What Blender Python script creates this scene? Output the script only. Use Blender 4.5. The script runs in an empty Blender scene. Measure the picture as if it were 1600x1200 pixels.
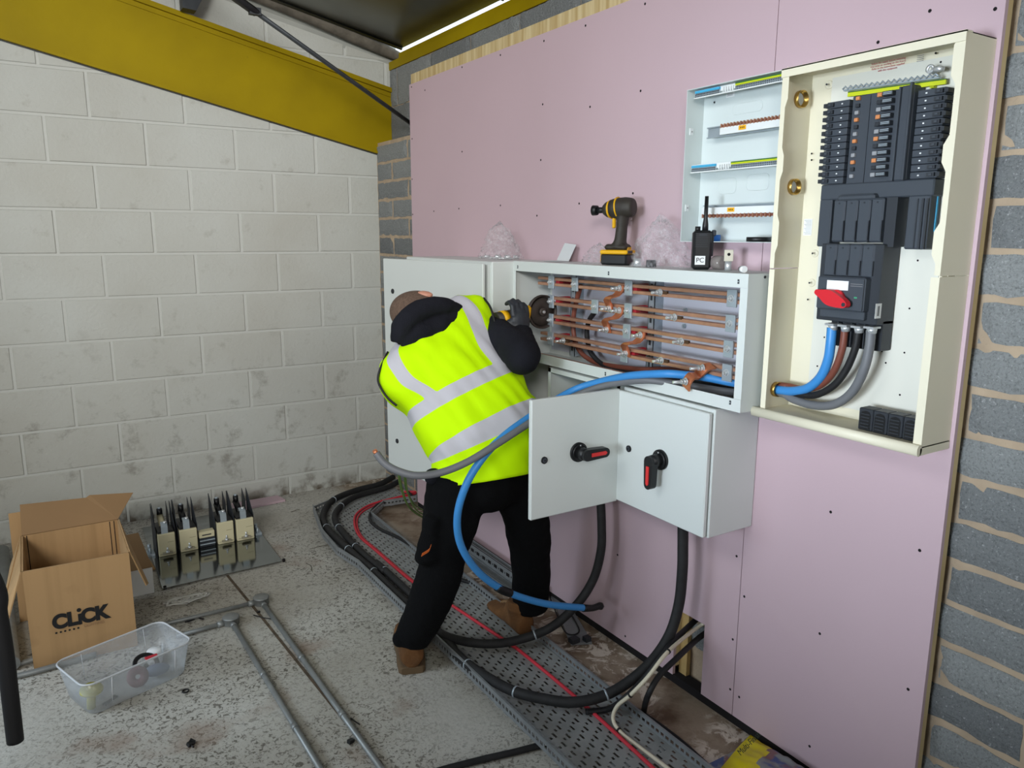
import bpy, bmesh, math, random
from mathutils import Vector, Matrix, Euler, noise
random.seed(7)
PI = math.pi
sc = bpy.context.scene
COL = sc.collection

# ------------------------------------------------------------------ camera
cam_d = bpy.data.cameras.new('camera'); cam = bpy.data.objects.new('camera', cam_d); COL.objects.link(cam)
FPX = 1192.02
cam_d.sensor_width = 36.0; cam_d.lens = FPX / 1600 * 36.0
cam_d.clip_start = 0.02; cam_d.clip_end = 200
cam.location = (-1.81703, -4.52885, 1.57298)
cam.rotation_euler = (1.378453, -0.004264, -0.56193)
sc.camera = cam
CL = Vector(cam.location); CM = Euler(cam.rotation_euler).to_matrix()
def P(u, v, ax, val):
    """point of the photograph (1600 x 1200) on the world plane axis ax = val (metres)"""
    d = CM @ Vector(((u - 800) / FPX, -(v - 600) / FPX, -1.0))
    return CL + d * ((val - CL[ax]) / d[ax])

# ------------------------------------------------------------------ light: sky, plus added area lights imitating daylight from left and behind
w = bpy.data.worlds.new('sky'); sc.world = w; w.use_nodes = True
nt = w.node_tree; bg = nt.nodes['Background']
bg.inputs[0].default_value = (0.80, 0.91, 1.0, 1); bg.inputs[1].default_value = 5.0
def area(name, loc, target, sx, sy, power, color, spread=180):
    d = bpy.data.lights.new(name, 'AREA'); d.shape = 'RECTANGLE'; d.size = sx; d.size_y = sy; d.energy = power; d.color = color; d.spread = math.radians(spread)
    o = bpy.data.objects.new(name, d); COL.objects.link(o); o.location = loc
    o.rotation_euler = (Vector(target) - Vector(loc)).to_track_quat('-Z', 'Y').to_euler()
    return o
area('fill_left_near', (-4.3, -4.2, 1.35), (0.0, -3.5, 1.52), 1.2, .7, 30, (0.80, 0.90, 1.0), 40)  # added narrow fill that brightens the right end of the boards
area('fill_left_high', (-3.6, -3.0, 3.1), (-.2, -1.6, 1.7), 2.0, .8, 45, (0.92, 0.97, 1.0), 90)  # added fill from high on the left; the roof has no rooflight
area('fill_left_floor', (-4.3, -1.6, 1.6), (-1.9, -2.0, 0), 1.2, .8, 24, (0.72, 0.86, 1.0), 60)  # added bluish fill for the floor; the left wall is closed here
area('fill_behind', (-3.9, -6.5, 2.8), (-.9, 0, 2.0), 1.6, .8, 82, (1.0, 0.98, 0.94), 55)  # added fill aimed at the white wall, hanging inside the room
area('fill_behind', (-0.8, -7.5, 2.4), (-1.6, 0, 1.9), 2.0, 1.2, 26, (1.0, 0.97, 0.92), 80)  # second added fill for the white wall, from behind the viewer
sc.view_settings.view_transform = 'Standard'; sc.view_settings.look = 'None'
sc.view_settings.gamma = 1.0; sc.view_settings.use_curve_mapping = False
sc.view_settings.exposure = -1.5
sc.cycles.max_bounces = 8; sc.cycles.transparent_max_bounces = 16
sc.cycles.use_denoising = True
sc.cycles.sample_clamp_indirect = 6.0

# ------------------------------------------------------------------ materials
def hexc(r, g, b):
    f = lambda c: (c / 255 / 12.92) if c / 255 <= 0.04045 else ((c / 255 + 0.055) / 1.055) ** 2.4
    return (f(r), f(g), f(b), 1)
MATS = {}
def mat(name, col, rough=0.6, metal=0.0, var=0.0, vscale=8.0, bump=0.0, bscale=40.0, trans=0.0, alpha=1.0, spec=0.5, ior=1.45, col2=None, detail=6):
    if name in MATS: return MATS[name]
    m = bpy.data.materials.new(name); m.use_nodes = True
    n = m.node_tree; b = n.nodes['Principled BSDF']
    if len(col) == 3: col = hexc(*col)
    b.inputs['Base Color'].default_value = col; b.inputs['Roughness'].default_value = rough; b.inputs['Metallic'].default_value = metal
    b.inputs['Specular IOR Level'].default_value = spec; b.inputs['IOR'].default_value = ior
    b.inputs['Transmission Weight'].default_value = trans; b.inputs['Alpha'].default_value = alpha
    tc = n.nodes.new('ShaderNodeTexCoord')
    if var > 0 or col2:
        t = n.nodes.new('ShaderNodeTexNoise'); t.inputs['Scale'].default_value = vscale; t.inputs['Detail'].default_value = detail
        n.links.new(tc.outputs['Object'], t.inputs['Vector'])
        mx = n.nodes.new('ShaderNodeMix'); mx.data_type = 'RGBA'
        r = n.nodes.new('ShaderNodeMapRange'); r.inputs['From Min'].default_value = .35; r.inputs['From Max'].default_value = .68
        n.links.new(t.outputs['Fac'], r.inputs['Value']); n.links.new(r.outputs['Result'], mx.inputs['Factor'])
        mx.inputs['A'].default_value = col
        c2 = hexc(*col2) if col2 else tuple(c * (1 - var) for c in col[:3]) + (1,)
        mx.inputs['B'].default_value = c2
        n.links.new(mx.outputs['Result'], b.inputs['Base Color'])
    if bump > 0:
        t = n.nodes.new('ShaderNodeTexNoise'); t.inputs['Scale'].default_value = bscale; t.inputs['Detail'].default_value = 8
        n.links.new(tc.outputs['Object'], t.inputs['Vector'])
        bp = n.nodes.new('ShaderNodeBump'); bp.inputs['Strength'].default_value = bump; bp.inputs['Distance'].default_value = 0.01
        n.links.new(t.outputs['Fac'], bp.inputs['Height']); n.links.new(bp.outputs['Normal'], b.inputs['Normal'])
    MATS[name] = m
    return m
def PP(u, v, pt, nrm):
    d = CM @ Vector(((u - 800) / FPX, -(v - 600) / FPX, -1.0)); pt = Vector(pt); nrm = Vector(nrm)
    return CL + d * ((pt - CL).dot(nrm) / d.dot(nrm))
def NN(m, typ, **kw):
    o = m.node_tree.nodes.new(typ)
    for k, v in kw.items(): setattr(o, k, v)
    return o
def mask(m, scale, lo, hi, detail=6, vec=None, rough=.5, dist=0.0):
    t = NN(m, 'ShaderNodeTexNoise'); t.inputs['Scale'].default_value = scale; t.inputs['Detail'].default_value = detail
    t.inputs['Roughness'].default_value = rough; t.inputs['Distortion'].default_value = dist
    r = NN(m, 'ShaderNodeMapRange'); r.inputs['From Min'].default_value = lo; r.inputs['From Max'].default_value = hi
    L = m.node_tree.links
    if vec is None:
        tc = NN(m, 'ShaderNodeTexCoord'); vec = tc.outputs['Object']
    L.new(vec, t.inputs['Vector']); L.new(t.outputs['Fac'], r.inputs['Value'])
    return r.outputs['Result']
def mixc(m, fac, a, b):
    x = NN(m, 'ShaderNodeMix', data_type='RGBA'); L = m.node_tree.links
    if isinstance(fac, (int, float)): x.inputs['Factor'].default_value = fac
    else: L.new(fac, x.inputs['Factor'])
    for s, c in (('A', a), ('B', b)):
        if isinstance(c, tuple): x.inputs[s].default_value = c if len(c) == 4 else hexc(*c)
        else: L.new(c, x.inputs[s])
    return x.outputs['Result']
def mul(m, a, b):
    x = NN(m, 'ShaderNodeMath', operation='MULTIPLY'); L = m.node_tree.links
    for i, c in enumerate((a, b)):
        if isinstance(c, (int, float)): x.inputs[i].default_value = c
        else: L.new(c, x.inputs[i])
    return x.outputs[0]
def setc(m, out): m.node_tree.links.new(out, m.node_tree.nodes['Principled BSDF'].inputs['Base Color'])

# floor: worn light paint over concrete
fl = mat('worn_painted_concrete', (150, 150, 145), rough=.62, bump=.25, bscale=60)
def _floor(m):
    tc = NN(m, 'ShaderNodeTexCoord'); v = tc.outputs['Object']
    sep = NN(m, 'ShaderNodeSeparateXYZ'); m.node_tree.links.new(v, sep.inputs[0])
    base = mixc(m, mask(m, 2.2, .35, .7, vec=v), (188, 186, 178), (160, 155, 144))
    # scuffed flecks, denser in patches
    fleck = mask(m, 62, .52, .58, detail=10, vec=v, rough=.65, dist=1.2)
    patch = mask(m, 1.7, .30, .55, detail=5, vec=v)
    c = mixc(m, mul(m, fleck, mul(m, patch, .82)), base, (70, 64, 54))
    fine = mask(m, 150, .56, .64, detail=8, vec=v, rough=.7, dist=.6)
    c = mixc(m, mul(m, fine, .35), c, (96, 92, 84))
    # bare brown concrete beside the wall on the right
    mr = NN(m, 'ShaderNodeMapRange'); m.node_tree.links.new(sep.outputs['X'], mr.inputs['Value'])
    mr.inputs['From Min'].default_value = -.34; mr.inputs['From Max'].default_value = -.22
    br = mixc(m, mask(m, 5, .42, .6, detail=8, vec=v, rough=.6), (150, 136, 118), (104, 84, 66))
    br = mixc(m, mul(m, mask(m, 13, .5, .56, detail=8, vec=v, rough=.7, dist=.8), mask(m, 2.6, .42, .52, vec=v)), br, (206, 196, 182))
    c = mixc(m, mr.outputs['Result'], c, br)
    c = mixc(m, mul(m, mask(m, 3.1, .60, .72, vec=v), .55), c, (128, 102, 84))
    setc(m, c)
_floor(fl)
wp = mat('white_painted_blockwork', (196, 199, 194), rough=.7, bump=.28, bscale=55)
def _white(m):
    tc = NN(m, 'ShaderNodeTexCoord'); v = tc.outputs['Object']
    sep = NN(m, 'ShaderNodeSeparateXYZ'); m.node_tree.links.new(v, sep.inputs[0])
    c = mixc(m, mask(m, 1.3, .35, .7, vec=v), (188, 191, 186), (176, 176, 168))
    c = mixc(m, mul(m, mask(m, 9, .58, .75, detail=9, vec=v, rough=.7), .5), c, (140, 135, 124))
    lo = NN(m, 'ShaderNodeMapRange'); m.node_tree.links.new(sep.outputs['Z'], lo.inputs['Value'])
    lo.inputs['From Min'].default_value = 1.25; lo.inputs['From Max'].default_value = .55
    c = mixc(m, mul(m, mul(m, mask(m, 6, .54, .66, detail=10, vec=v, rough=.72), lo.outputs['Result']), .55), c, (112, 106, 96))
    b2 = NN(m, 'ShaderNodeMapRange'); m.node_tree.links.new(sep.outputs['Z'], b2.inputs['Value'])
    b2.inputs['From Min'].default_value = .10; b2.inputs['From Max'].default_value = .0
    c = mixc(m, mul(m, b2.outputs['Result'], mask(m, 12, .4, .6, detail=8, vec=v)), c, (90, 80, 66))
    setc(m, c)
_white(wp)
wj = mat('white_painted_mortar', (190, 192, 187), rough=.75, bump=.2, bscale=90)
def island_mat(name, cols, rough, spk, bump):
    m = mat(name, cols[0], rough=rough, bump=bump, bscale=120)
    g = NN(m, 'ShaderNodeNewGeometry')
    c = mixc(m, g.outputs['Random Per Island'], cols[0], cols[1])
    c = mixc(m, mul(m, mask(m, 150, .50, .62, detail=10, rough=.85), .65), c, spk[0])
    c = mixc(m, mul(m, mask(m, 130, .60, .66, detail=4, rough=.7), .6), c, spk[1])
    setc(m, c); return m
gb = island_mat('grey_concrete_block', ((142, 145, 144), (108, 111, 112)), .95, ((58, 58, 60), (178, 180, 180)), .7)
gm = mat('buff_mortar', (180, 160, 136), rough=.95, var=.2, vscale=12, bump=.8, bscale=30)
yelb = mat('yellow_steel_paint', (172, 148, 0), rough=.6, spec=.2, bump=.08, bscale=30)
setc(yelb, mixc(yelb, mul(yelb, mask(yelb, 26, .67, .72, detail=9, rough=.75), .6), mixc(yelb, mask(yelb, 1.6, .35, .7), (160, 138, 0), (134, 114, 0)), (66, 56, 22)))
pink = mat('pink_plasterboard', (197, 172, 180), rough=.8, bump=.03, bscale=120, var=.05, vscale=1.2)
ply = mat('plywood', (206, 184, 140), rough=.8)
def _ply(m):
    tc = NN(m, 'ShaderNodeTexCoord'); mp = NN(m, 'ShaderNodeMapping'); m.node_tree.links.new(tc.outputs['Object'], mp.inputs[0])
    mp.inputs['Scale'].default_value = (1, 22, 1.0)
    c = mixc(m, mask(m, 2.0, .35, .65, vec=mp.outputs[0]), (214, 196, 152), (184, 158, 108)); setc(m, c)
_ply(ply)
timber = mat('pine_timber', (190, 160, 104), rough=.75, var=.2, vscale=14)
roofm = mat('dull_foil_roof_lining', (108, 110, 104), rough=.27, metal=.85, var=.4, vscale=2.5, bump=.06, bscale=6)
dkst = mat('dark_grey_steel', (66, 70, 74), rough=.55, metal=.3, var=.3, vscale=20)
grn = mat('grey_white_flashing', (160, 162, 156), rough=.6, var=.12, vscale=5)
foam = mat('dirty_foam', (110, 104, 94), rough=.95, var=.4, vscale=18, bump=.5, bscale=40)
powder = mat('light_grey_powder_coat', (208, 214, 212), rough=.42, bump=.03, bscale=350)
powder2 = mat('grey_powder_coat_inside', (176, 180, 182), rough=.5)
plate_in = mat('lavender_grey_mounting_plate', (196, 198, 210), rough=.5)
cream = mat('cream_powder_coat', (229, 223, 200), rough=.45, bump=.03, bscale=350)
cream2 = mat('off_white_mounting_plate', (222, 221, 210), rough=.4)
whitep = mat('white_plastic', (228, 232, 232), rough=.4)
whitemetal = mat('white_enamel', (208, 217, 216), rough=.4)
charcoal = mat('charcoal_plastic', (62, 68, 76), rough=.5, bump=.05, bscale=90)
charcoal2 = mat('dark_charcoal_plastic', (44, 48, 54), rough=.5)
black = mat('black_rubber', (26, 26, 28), rough=.6, bump=.06, bscale=60)
blackp = mat('black_plastic', (22, 23, 25), rough=.42)
holem = mat('screw_recess_black', (18, 14, 16), rough=.9)
blackdusty = mat('dusty_black_sheath', (34, 34, 35), rough=.7, var=.45, vscale=30)
zinc = mat('zinc_plated_steel', (172, 184, 192), rough=.38, metal=.4, var=.12, vscale=25)
galv = mat('galvanised_steel', (138, 142, 144), rough=.5, metal=.3, var=.2, vscale=18)
galvf = mat('dull_galvanised_tray', (150, 153, 152), rough=.6, metal=.12, var=.25, vscale=9)
steel = mat('bright_steel', (214, 218, 220), rough=.3, metal=.6)
mirror = mat('polished_galvanised_plate', (150, 154, 154), rough=.1, metal=1.0, var=.1, vscale=3, bump=.015, bscale=8)
copper = mat('copper_bar', (206, 156, 128), rough=.4, metal=.55, var=.25, vscale=22)
copper2 = mat('bright_copper_link', (222, 140, 100), rough=.33, metal=.65, var=.25, vscale=30)
brass = mat('brass', (190, 156, 86), rough=.28, metal=.9)
redp = mat('red_plastic', (206, 34, 46), rough=.45)
redi = mat('dark_red_insulator', (156, 34, 44), rough=.5)
redh = mat('red_handle_insert', (214, 50, 50), rough=.4)
blue = mat('blue_cable_sheath', (60, 138, 206), rough=.42)
blueA = mat('light_blue_cable_sheath', (64, 136, 200), rough=.45)
brown = mat('brown_cable_sheath', (118, 66, 52), rough=.5)
greyc = mat('grey_cable_sheath', (108, 110, 114), rough=.5)
greenc = mat('green_yellow_cable', (98, 128, 66), rough=.5)
redc = mat('red_cable_sheath', (196, 48, 62), rough=.55)
creamc = mat('white_cable_sheath', (214, 206, 184), rough=.5)
yellowt = mat('yellow_plastic', (236, 196, 20), rough=.45)
ygreen = mat('yellow_green_strip', (196, 206, 30), rough=.5)
greens = mat('green_strip', (58, 110, 50), rough=.5)
bluestrip = mat('sky_blue_strip', (70, 168, 210), rough=.5)
labelw = mat('white_label', (232, 234, 234), rough=.6)
greyink = mat('grey_print', (120, 120, 122), rough=.7)
redink = mat('red_print', (190, 100, 100), rough=.7)
blackink = mat('black_print', (20, 20, 22), rough=.7)
orange = mat('orange_label', (238, 176, 30), rough=.5)
cardb = mat('brown_cardboard', (178, 140, 96), rough=.85)
cardi = mat('cardboard_inside', (142, 112, 78), rough=.9, var=.1, vscale=4)
def _card(m):
    tc = NN(m, 'ShaderNodeTexCoord')
    mp = NN(m, 'ShaderNodeMapping'); m.node_tree.links.new(tc.outputs['Object'], mp.inputs[0]); mp.inputs['Scale'].default_value = (22, 22, .6)
    c = mixc(m, mask(m, 1.0, .45, .75, vec=mp.outputs[0]), (174, 140, 98), (156, 124, 84))
    c = mixc(m, mul(m, mask(m, 7, .6, .72, detail=8), .3), c, (128, 96, 62)); setc(m, c)
_card(cardb)
skin = mat('skin', (196, 140, 118), rough=.55, bump=.05, bscale=200)
hairm = mat('cropped_grey_brown_hair', (120, 98, 84), rough=.9, var=.35, vscale=120, bump=.6, bscale=400)
navy = mat('black_navy_fleece', (30, 31, 38), rough=.95, bump=.25, bscale=200, var=.3, vscale=6, spec=.2)
trous = mat('black_work_trousers', (12, 13, 15), rough=.95, bump=.2, bscale=200, spec=.15)
hivis = mat('fluorescent_yellow_fabric', (0.60, 1.0, 0.0, 1), rough=.75, bump=.12, bscale=14, spec=.15)
refl = mat('silver_reflective_tape', (196, 196, 204), rough=.45, metal=.15, var=.12, vscale=12)
bootm = mat('tan_suede', (116, 78, 42), rough=.9, var=.45, vscale=16, bump=.2, bscale=120)
solem = mat('brown_rubber_sole', (92, 74, 52), rough=.85)
drilly = mat('tool_yellow', (226, 172, 14), rough=.45)
drilld = mat('tool_dark_grey', (52, 48, 42), rough=.6, var=.3, vscale=50)
discm = mat('dusty_dark_guard', (74, 66, 62), rough=.55, metal=.3, var=.35, vscale=30)
beige = mat('beige_fuse_carrier', (206, 198, 164), rough=.5)
clearp = mat('clear_polythene', (244, 246, 248), rough=.14, trans=.0, alpha=.16, spec=.9, bump=.9, bscale=45)
def film(name, a_lo, a_hi, sc_, tint, bump=1.0):
    m = mat(name, tint, rough=.22, spec=1.0, bump=bump, bscale=sc_ * 1.5)
    k = NN(m, 'ShaderNodeMapRange'); k.inputs['To Min'].default_value = a_lo; k.inputs['To Max'].default_value = a_hi
    m.node_tree.links.new(mask(m, sc_, .45, .72, detail=7, rough=.7, dist=1.5), k.inputs['Value'])
    m.node_tree.links.new(k.outputs['Result'], m.node_tree.nodes['Principled BSDF'].inputs['Alpha'])
    return m
clearp = film('crinkled_polythene', .05, .48, 60, (226, 226, 230), bump=1.0)
tubm = film('frosted_polypropylene', .30, .40, 6, (202, 208, 212), bump=.05)
conduit = mat('grey_conduit', (140, 143, 142), rough=.45, metal=.4, var=.2, vscale=25)

# reflective tape of the vest: bands drawn by a per-vertex attribute of the cloth
vestm = mat('vest_fabric_with_tape', (0.60, 1.0, 0.0, 1), rough=.75, bump=.12, bscale=14, spec=.15)
_at = NN(vestm, 'ShaderNodeAttribute'); _at.attribute_name = 'tape'
_gt = NN(vestm, 'ShaderNodeMath', operation='GREATER_THAN'); _gt.inputs[1].default_value = 0.0
vestm.node_tree.links.new(_at.outputs['Fac'], _gt.inputs[0])
setc(vestm, mixc(vestm, _gt.outputs[0], (0.60, 1.0, 0.0, 1), (196, 196, 204)))

# ------------------------------------------------------------------ object helpers
def tag(o, label=None, cat=None, group=None, kind=None):
    if label: o['label'] = label
    if cat: o['category'] = cat
    if group: o['group'] = group
    if kind: o['kind'] = kind
    return o
WM = {}
def thing(name, label, cat, loc=(0, 0, 0), rz=0.0, group=None):
    o = bpy.data.objects.new(name, None); COL.objects.link(o); o.location = loc; o.rotation_euler = (0, 0, rz)
    o.empty_display_size = .05
    WM[o.name] = Matrix.Translation(loc) @ Matrix.Rotation(rz, 4, 'Z')
    return tag(o, label, cat, group)
def copy_tree(o, parent=None):
    c = o.copy(); COL.objects.link(c)
    if parent: c.parent = parent
    for ch in [x for x in o.children]: copy_tree(ch, c)
    return c
class MB:
    """collects shapes in world coordinates; build() links them as one mesh object"""
    def __init__(s): s.v = []; s.f = []; s.m = []; s.sm = []
    def add(s, vs, fs, mi=0, smooth=False):
        k = len(s.v); s.v += [Vector(v) for v in vs]
        for f in fs: s.f.append(tuple(i + k for i in f)); s.m.append(mi); s.sm.append(smooth)
        return s
    def box(s, lo, hi, mi=0, M=None, bev=0.0):
        x0, y0, z0 = [min(a, b) for a, b in zip(lo, hi)]; x1, y1, z1 = [max(a, b) for a, b in zip(lo, hi)]
        if bev > 0 and min(x1 - x0, y1 - y0, z1 - z0) > 2.2 * bev:
            vs = []; b = bev
            for z in (z0, z1):
                for y in (y0, y1):
                    for x in (x0, x1):
                        sx = 1 if x == x0 else -1; sy = 1 if y == y0 else -1; sz = 1 if z == z0 else -1
                        vs += [(x, y + sy * b, z + sz * b), (x + sx * b, y, z + sz * b), (x + sx * b, y + sy * b, z)]
            q = lambda i, k: i * 3 + k
            fs = [(q(0, 2), q(2, 2), q(3, 2), q(1, 2)), (q(4, 2), q(5, 2), q(7, 2), q(6, 2)),
                  (q(0, 0), q(4, 0), q(6, 0), q(2, 0)), (q(1, 0), q(3, 0), q(7, 0), q(5, 0)),
                  (q(0, 1), q(1, 1), q(5, 1), q(4, 1)), (q(2, 1), q(6, 1), q(7, 1), q(3, 1))]
            for a, c in ((0, 4), (1, 5), (2, 6), (3, 7)): fs.append((q(a, 0), q(a, 1), q(c, 1), q(c, 0)) if a in (0, 3) else (q(a, 1), q(a, 0), q(c, 0), q(c, 1)))
            for a, c in ((0, 1), (2, 3), (4, 5), (6, 7)): fs.append((q(a, 1), q(a, 2), q(c, 2), q(c, 1)) if a in (0, 6) else (q(a, 2), q(a, 1), q(c, 1), q(c, 2)))
            for a, c in ((0, 2), (1, 3), (4, 6), (5, 7)): fs.append((q(a, 2), q(a, 0), q(c, 0), q(c, 2)) if a in (0, 5) else (q(a, 0), q(a, 2), q(c, 2), q(c, 0)))
            for a in range(8): fs.append((q(a, 0), q(a, 1), q(a, 2)) if a in (1, 2, 4, 7) else (q(a, 2), q(a, 1), q(a, 0)))
        else:
            vs = [(x0, y0, z0), (x1, y0, z0), (x1, y1, z0), (x0, y1, z0), (x0, y0, z1), (x1, y0, z1), (x1, y1, z1), (x0, y1, z1)]
            fs = [(0, 3, 2, 1), (4, 5, 6, 7), (0, 1, 5, 4), (1, 2, 6, 5), (2, 3, 7, 6), (3, 0, 4, 7)]
        if M: vs = [M @ Vector(v) for v in vs]
        return s.add(vs, fs, mi)
    def obox(s, c, dims, R=None, mi=0, bev=0.0):
        h = [d / 2 for d in dims]
        M = Matrix.Translation(c) @ (R.to_4x4() if R else Matrix.Identity(4))
        return s.box((-h[0], -h[1], -h[2]), h, mi, M, bev)
    def hull8(s, bot, top, mi=0):
        return s.add(list(bot) + list(top), [(3, 2, 1, 0), (4, 5, 6, 7), (0, 1, 5, 4), (1, 2, 6, 5), (2, 3, 7, 6), (3, 0, 4, 7)], mi)
    def tube(s, pts, r, n=12, mi=0, cap=True, sub=0, flat=None, closed=False):
        pts = [Vector(p) for p in pts]
        if sub: pts = spline(pts, sub, closed)
        N = len(pts); rr = r if isinstance(r, (list, tuple)) else None
        rings = []; up = None
        for i, p in enumerate(pts):
            a = pts[(i - 1) % N] if closed else pts[max(i - 1, 0)]; b = pts[(i + 1) % N] if closed else pts[min(i + 1, N - 1)]
            t = (b - a).normalized()
            if up is None:
                up = Vector((0, 0, 1)) if abs(t.z) < .9 else Vector((1, 0, 0))
            sd = t.cross(up).normalized(); up = sd.cross(t).normalized()
            if rr:
                q = i / max(N - 1, 1) * (len(rr) - 1); k = min(int(q), len(rr) - 2); rad = rr[k] + (rr[k + 1] - rr[k]) * (q - k)
            else: rad = r
            fx, fy = flat if flat else (1, 1)
            rings.append([p + sd * math.cos(2 * PI * j / n) * rad * fx + up * math.sin(2 * PI * j / n) * rad * fy for j in range(n)])
        vs = [v for rg in rings for v in rg]; fs = []
        R_ = N if closed else N - 1
        for i in range(R_):
            i2 = (i + 1) % N
            for j in range(n):
                j2 = (j + 1) % n; fs.append((i * n + j, i * n + j2, i2 * n + j2, i2 * n + j))
        s.add(vs, fs, mi, True)
        if cap and not closed:
            k = len(s.v) - len(vs)
            s.f.append(tuple(k + j for j in reversed(range(n)))); s.m.append(mi); s.sm.append(False)
            s.f.append(tuple(k + (N - 1) * n + j for j in range(n))); s.m.append(mi); s.sm.append(False)
        return s
    def cyl(s, a, b, r, n=16, mi=0, r2=None): return s.tube([a, b], [r, r if r2 is None else r2], n, mi)
    def lathe(s, prof, c, axis=(0, 0, 1), n=24, mi=0, smooth=True, close=False):
        ax = Vector(axis).normalized(); u = ax.orthogonal().normalized(); w_ = ax.cross(u); c = Vector(c)
        vs = [c + ax * h + (u * math.cos(2 * PI * j / n) + w_ * math.sin(2 * PI * j / n)) * r for r, h in prof for j in range(n)]
        fs = []; K = len(prof)
        for i in range(K if close else K - 1):
            i2 = (i + 1) % K
            for j in range(n): fs.append((i * n + j, i * n + (j + 1) % n, i2 * n + (j + 1) % n, i2 * n + j))
        return s.add(vs, fs, mi, smooth)
    def prism(s, poly, d, mi=0):
        """closed 3D polygon extruded by vector d"""
        n = len(poly); poly = [Vector(p) for p in poly]; d = Vector(d)
        nrm = Vector((0, 0, 0))
        for i in range(n): nrm += poly[i].cross(poly[(i + 1) % n])
        if nrm.dot(d) < 0: poly = poly[::-1]
        vs = poly + [p + d for p in poly]
        fs = [tuple(reversed(range(n))), tuple(range(n, 2 * n))] + [(i, (i + 1) % n, (i + 1) % n + n, i + n) for i in range(n)]
        return s.add(vs, fs, mi)
    def ball(s, c, r, n=12, mi=0, scale=(1, 1, 1), R=None):
        c = Vector(c); vs = []; m_ = n // 2
        for i in range(m_ + 1):
            th = PI * i / m_
            for j in range(n):
                q = Vector((math.sin(th) * math.cos(2 * PI * j / n) * scale[0], math.sin(th) * math.sin(2 * PI * j / n) * scale[1], math.cos(th) * scale[2])) * r
                vs.append(c + (R @ q if R else q))
        fs = [(i * n + j, (i + 1) * n + j, (i + 1) * n + (j + 1) % n, i * n + (j + 1) % n) for i in range(m_) for j in range(n)]
        return s.add(vs, fs, mi, True)
    def strip(s, pts, wv, th, mi=0):
        """flat bar following pts, half-width vector wv, thickness th along the local normal"""
        pts = [Vector(p) for p in pts]; wv = Vector(wv); N = len(pts); vs = []
        for i, p in enumerate(pts):
            t = (pts[min(i + 1, N - 1)] - pts[max(i - 1, 0)]).normalized(); nn = t.cross(wv).normalized() * th / 2
            vs += [p - wv - nn, p + wv - nn, p + wv + nn, p - wv + nn]
        fs = [(0, 1, 2, 3), tuple((N - 1) * 4 + k for k in (3, 2, 1, 0))]
        for i in range(N - 1):
            for k in range(4): fs.append((i * 4 + k, (i + 1) * 4 + k, (i + 1) * 4 + (k + 1) % 4, i * 4 + (k + 1) % 4))
        return s.add(vs, fs, mi)
    def build(s, name, mats, parent=None, at=None, sub=0, solid=0.0, jitter=None):
        me = bpy.data.meshes.new(name)
        if parent is not None: inv = WM[parent.name].inverted(); org = None
        else:
            org = Vector(at) if at is not None else Vector((sum(v.x for v in s.v) / len(s.v), sum(v.y for v in s.v) / len(s.v), min(v.z for v in s.v)))
            inv = Matrix.Translation(-org)
        me.from_pydata([inv @ v for v in s.v], [], s.f)
        if not isinstance(mats, (list, tuple)): mats = [mats]
        for m in mats: me.materials.append(m)
        me.polygons.foreach_set('material_index', s.m); me.polygons.foreach_set('use_smooth', s.sm); me.update()
        bm = bmesh.new(); bm.from_mesh(me); bmesh.ops.recalc_face_normals(bm, faces=bm.faces); bm.to_mesh(me); bm.free()
        o = bpy.data.objects.new(name, me); COL.objects.link(o)
        if parent is not None: o.parent = parent; WM[o.name] = WM[parent.name].copy()
        else: o.location = org; WM[o.name] = Matrix.Translation(org)
        if solid: md = o.modifiers.new('thickness', 'SOLIDIFY'); md.thickness = solid; md.offset = 0
        if sub: md = o.modifiers.new('smooth', 'SUBSURF'); md.levels = sub; md.render_levels = sub
        return o
def spline(pts, sub, closed=False):
    out = []; N = len(pts)
    for i in range(N if closed else N - 1):
        p0 = pts[(i - 1) % N] if closed else pts[max(i - 1, 0)]; p1 = pts[i]; p2 = pts[(i + 1) % N]; p3 = pts[(i + 2) % N] if closed else pts[min(i + 2, N - 1)]
        # centripetal-ish catmull rom
        for k in range(sub):
            t = k / sub; t2 = t * t; t3 = t2 * t
            out.append(.5 * ((2 * p1) + (p2 - p0) * t + (2 * p0 - 5 * p1 + 4 * p2 - p3) * t2 + (3 * p1 - p0 - 3 * p2 + p3) * t3))
    if not closed: out.append(pts[-1])
    return out
def text(name, body, size, origin, right, up, m, parent=None, depth=.0006, squeeze=1.0, bold=0.0):
    cu = bpy.data.curves.new(name, 'FONT'); cu.body = body; cu.size = size; cu.extrude = depth / 2; cu.align_x = 'CENTER'; cu.align_y = 'CENTER'; cu.offset = bold
    t = bpy.data.objects.new('tmp', cu); COL.objects.link(t)
    dg = bpy.context.evaluated_depsgraph_get(); me = bpy.data.meshes.new_from_object(t.evaluated_get(dg))
    bpy.data.objects.remove(t); r = Vector(right).normalized(); u = Vector(up); u = (u - r * u.dot(r)).normalized(); n = r.cross(u)
    M = Matrix(((r.x, u.x, n.x, origin[0]), (r.y, u.y, n.y, origin[1]), (r.z, u.z, n.z, origin[2]), (0, 0, 0, 1))) @ Matrix.Diagonal((squeeze, 1, 1, 1))
    inv = WM[parent.name].inverted() if parent is not None else Matrix.Identity(4)
    me.transform(inv @ M); me.materials.clear(); me.materials.append(m); me.name = name
    o = bpy.data.objects.new(name, me); COL.objects.link(o)
    if parent is not None: o.parent = parent; WM[o.name] = WM[parent.name].copy()
    return o
def X(p): return Vector(p)

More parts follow.
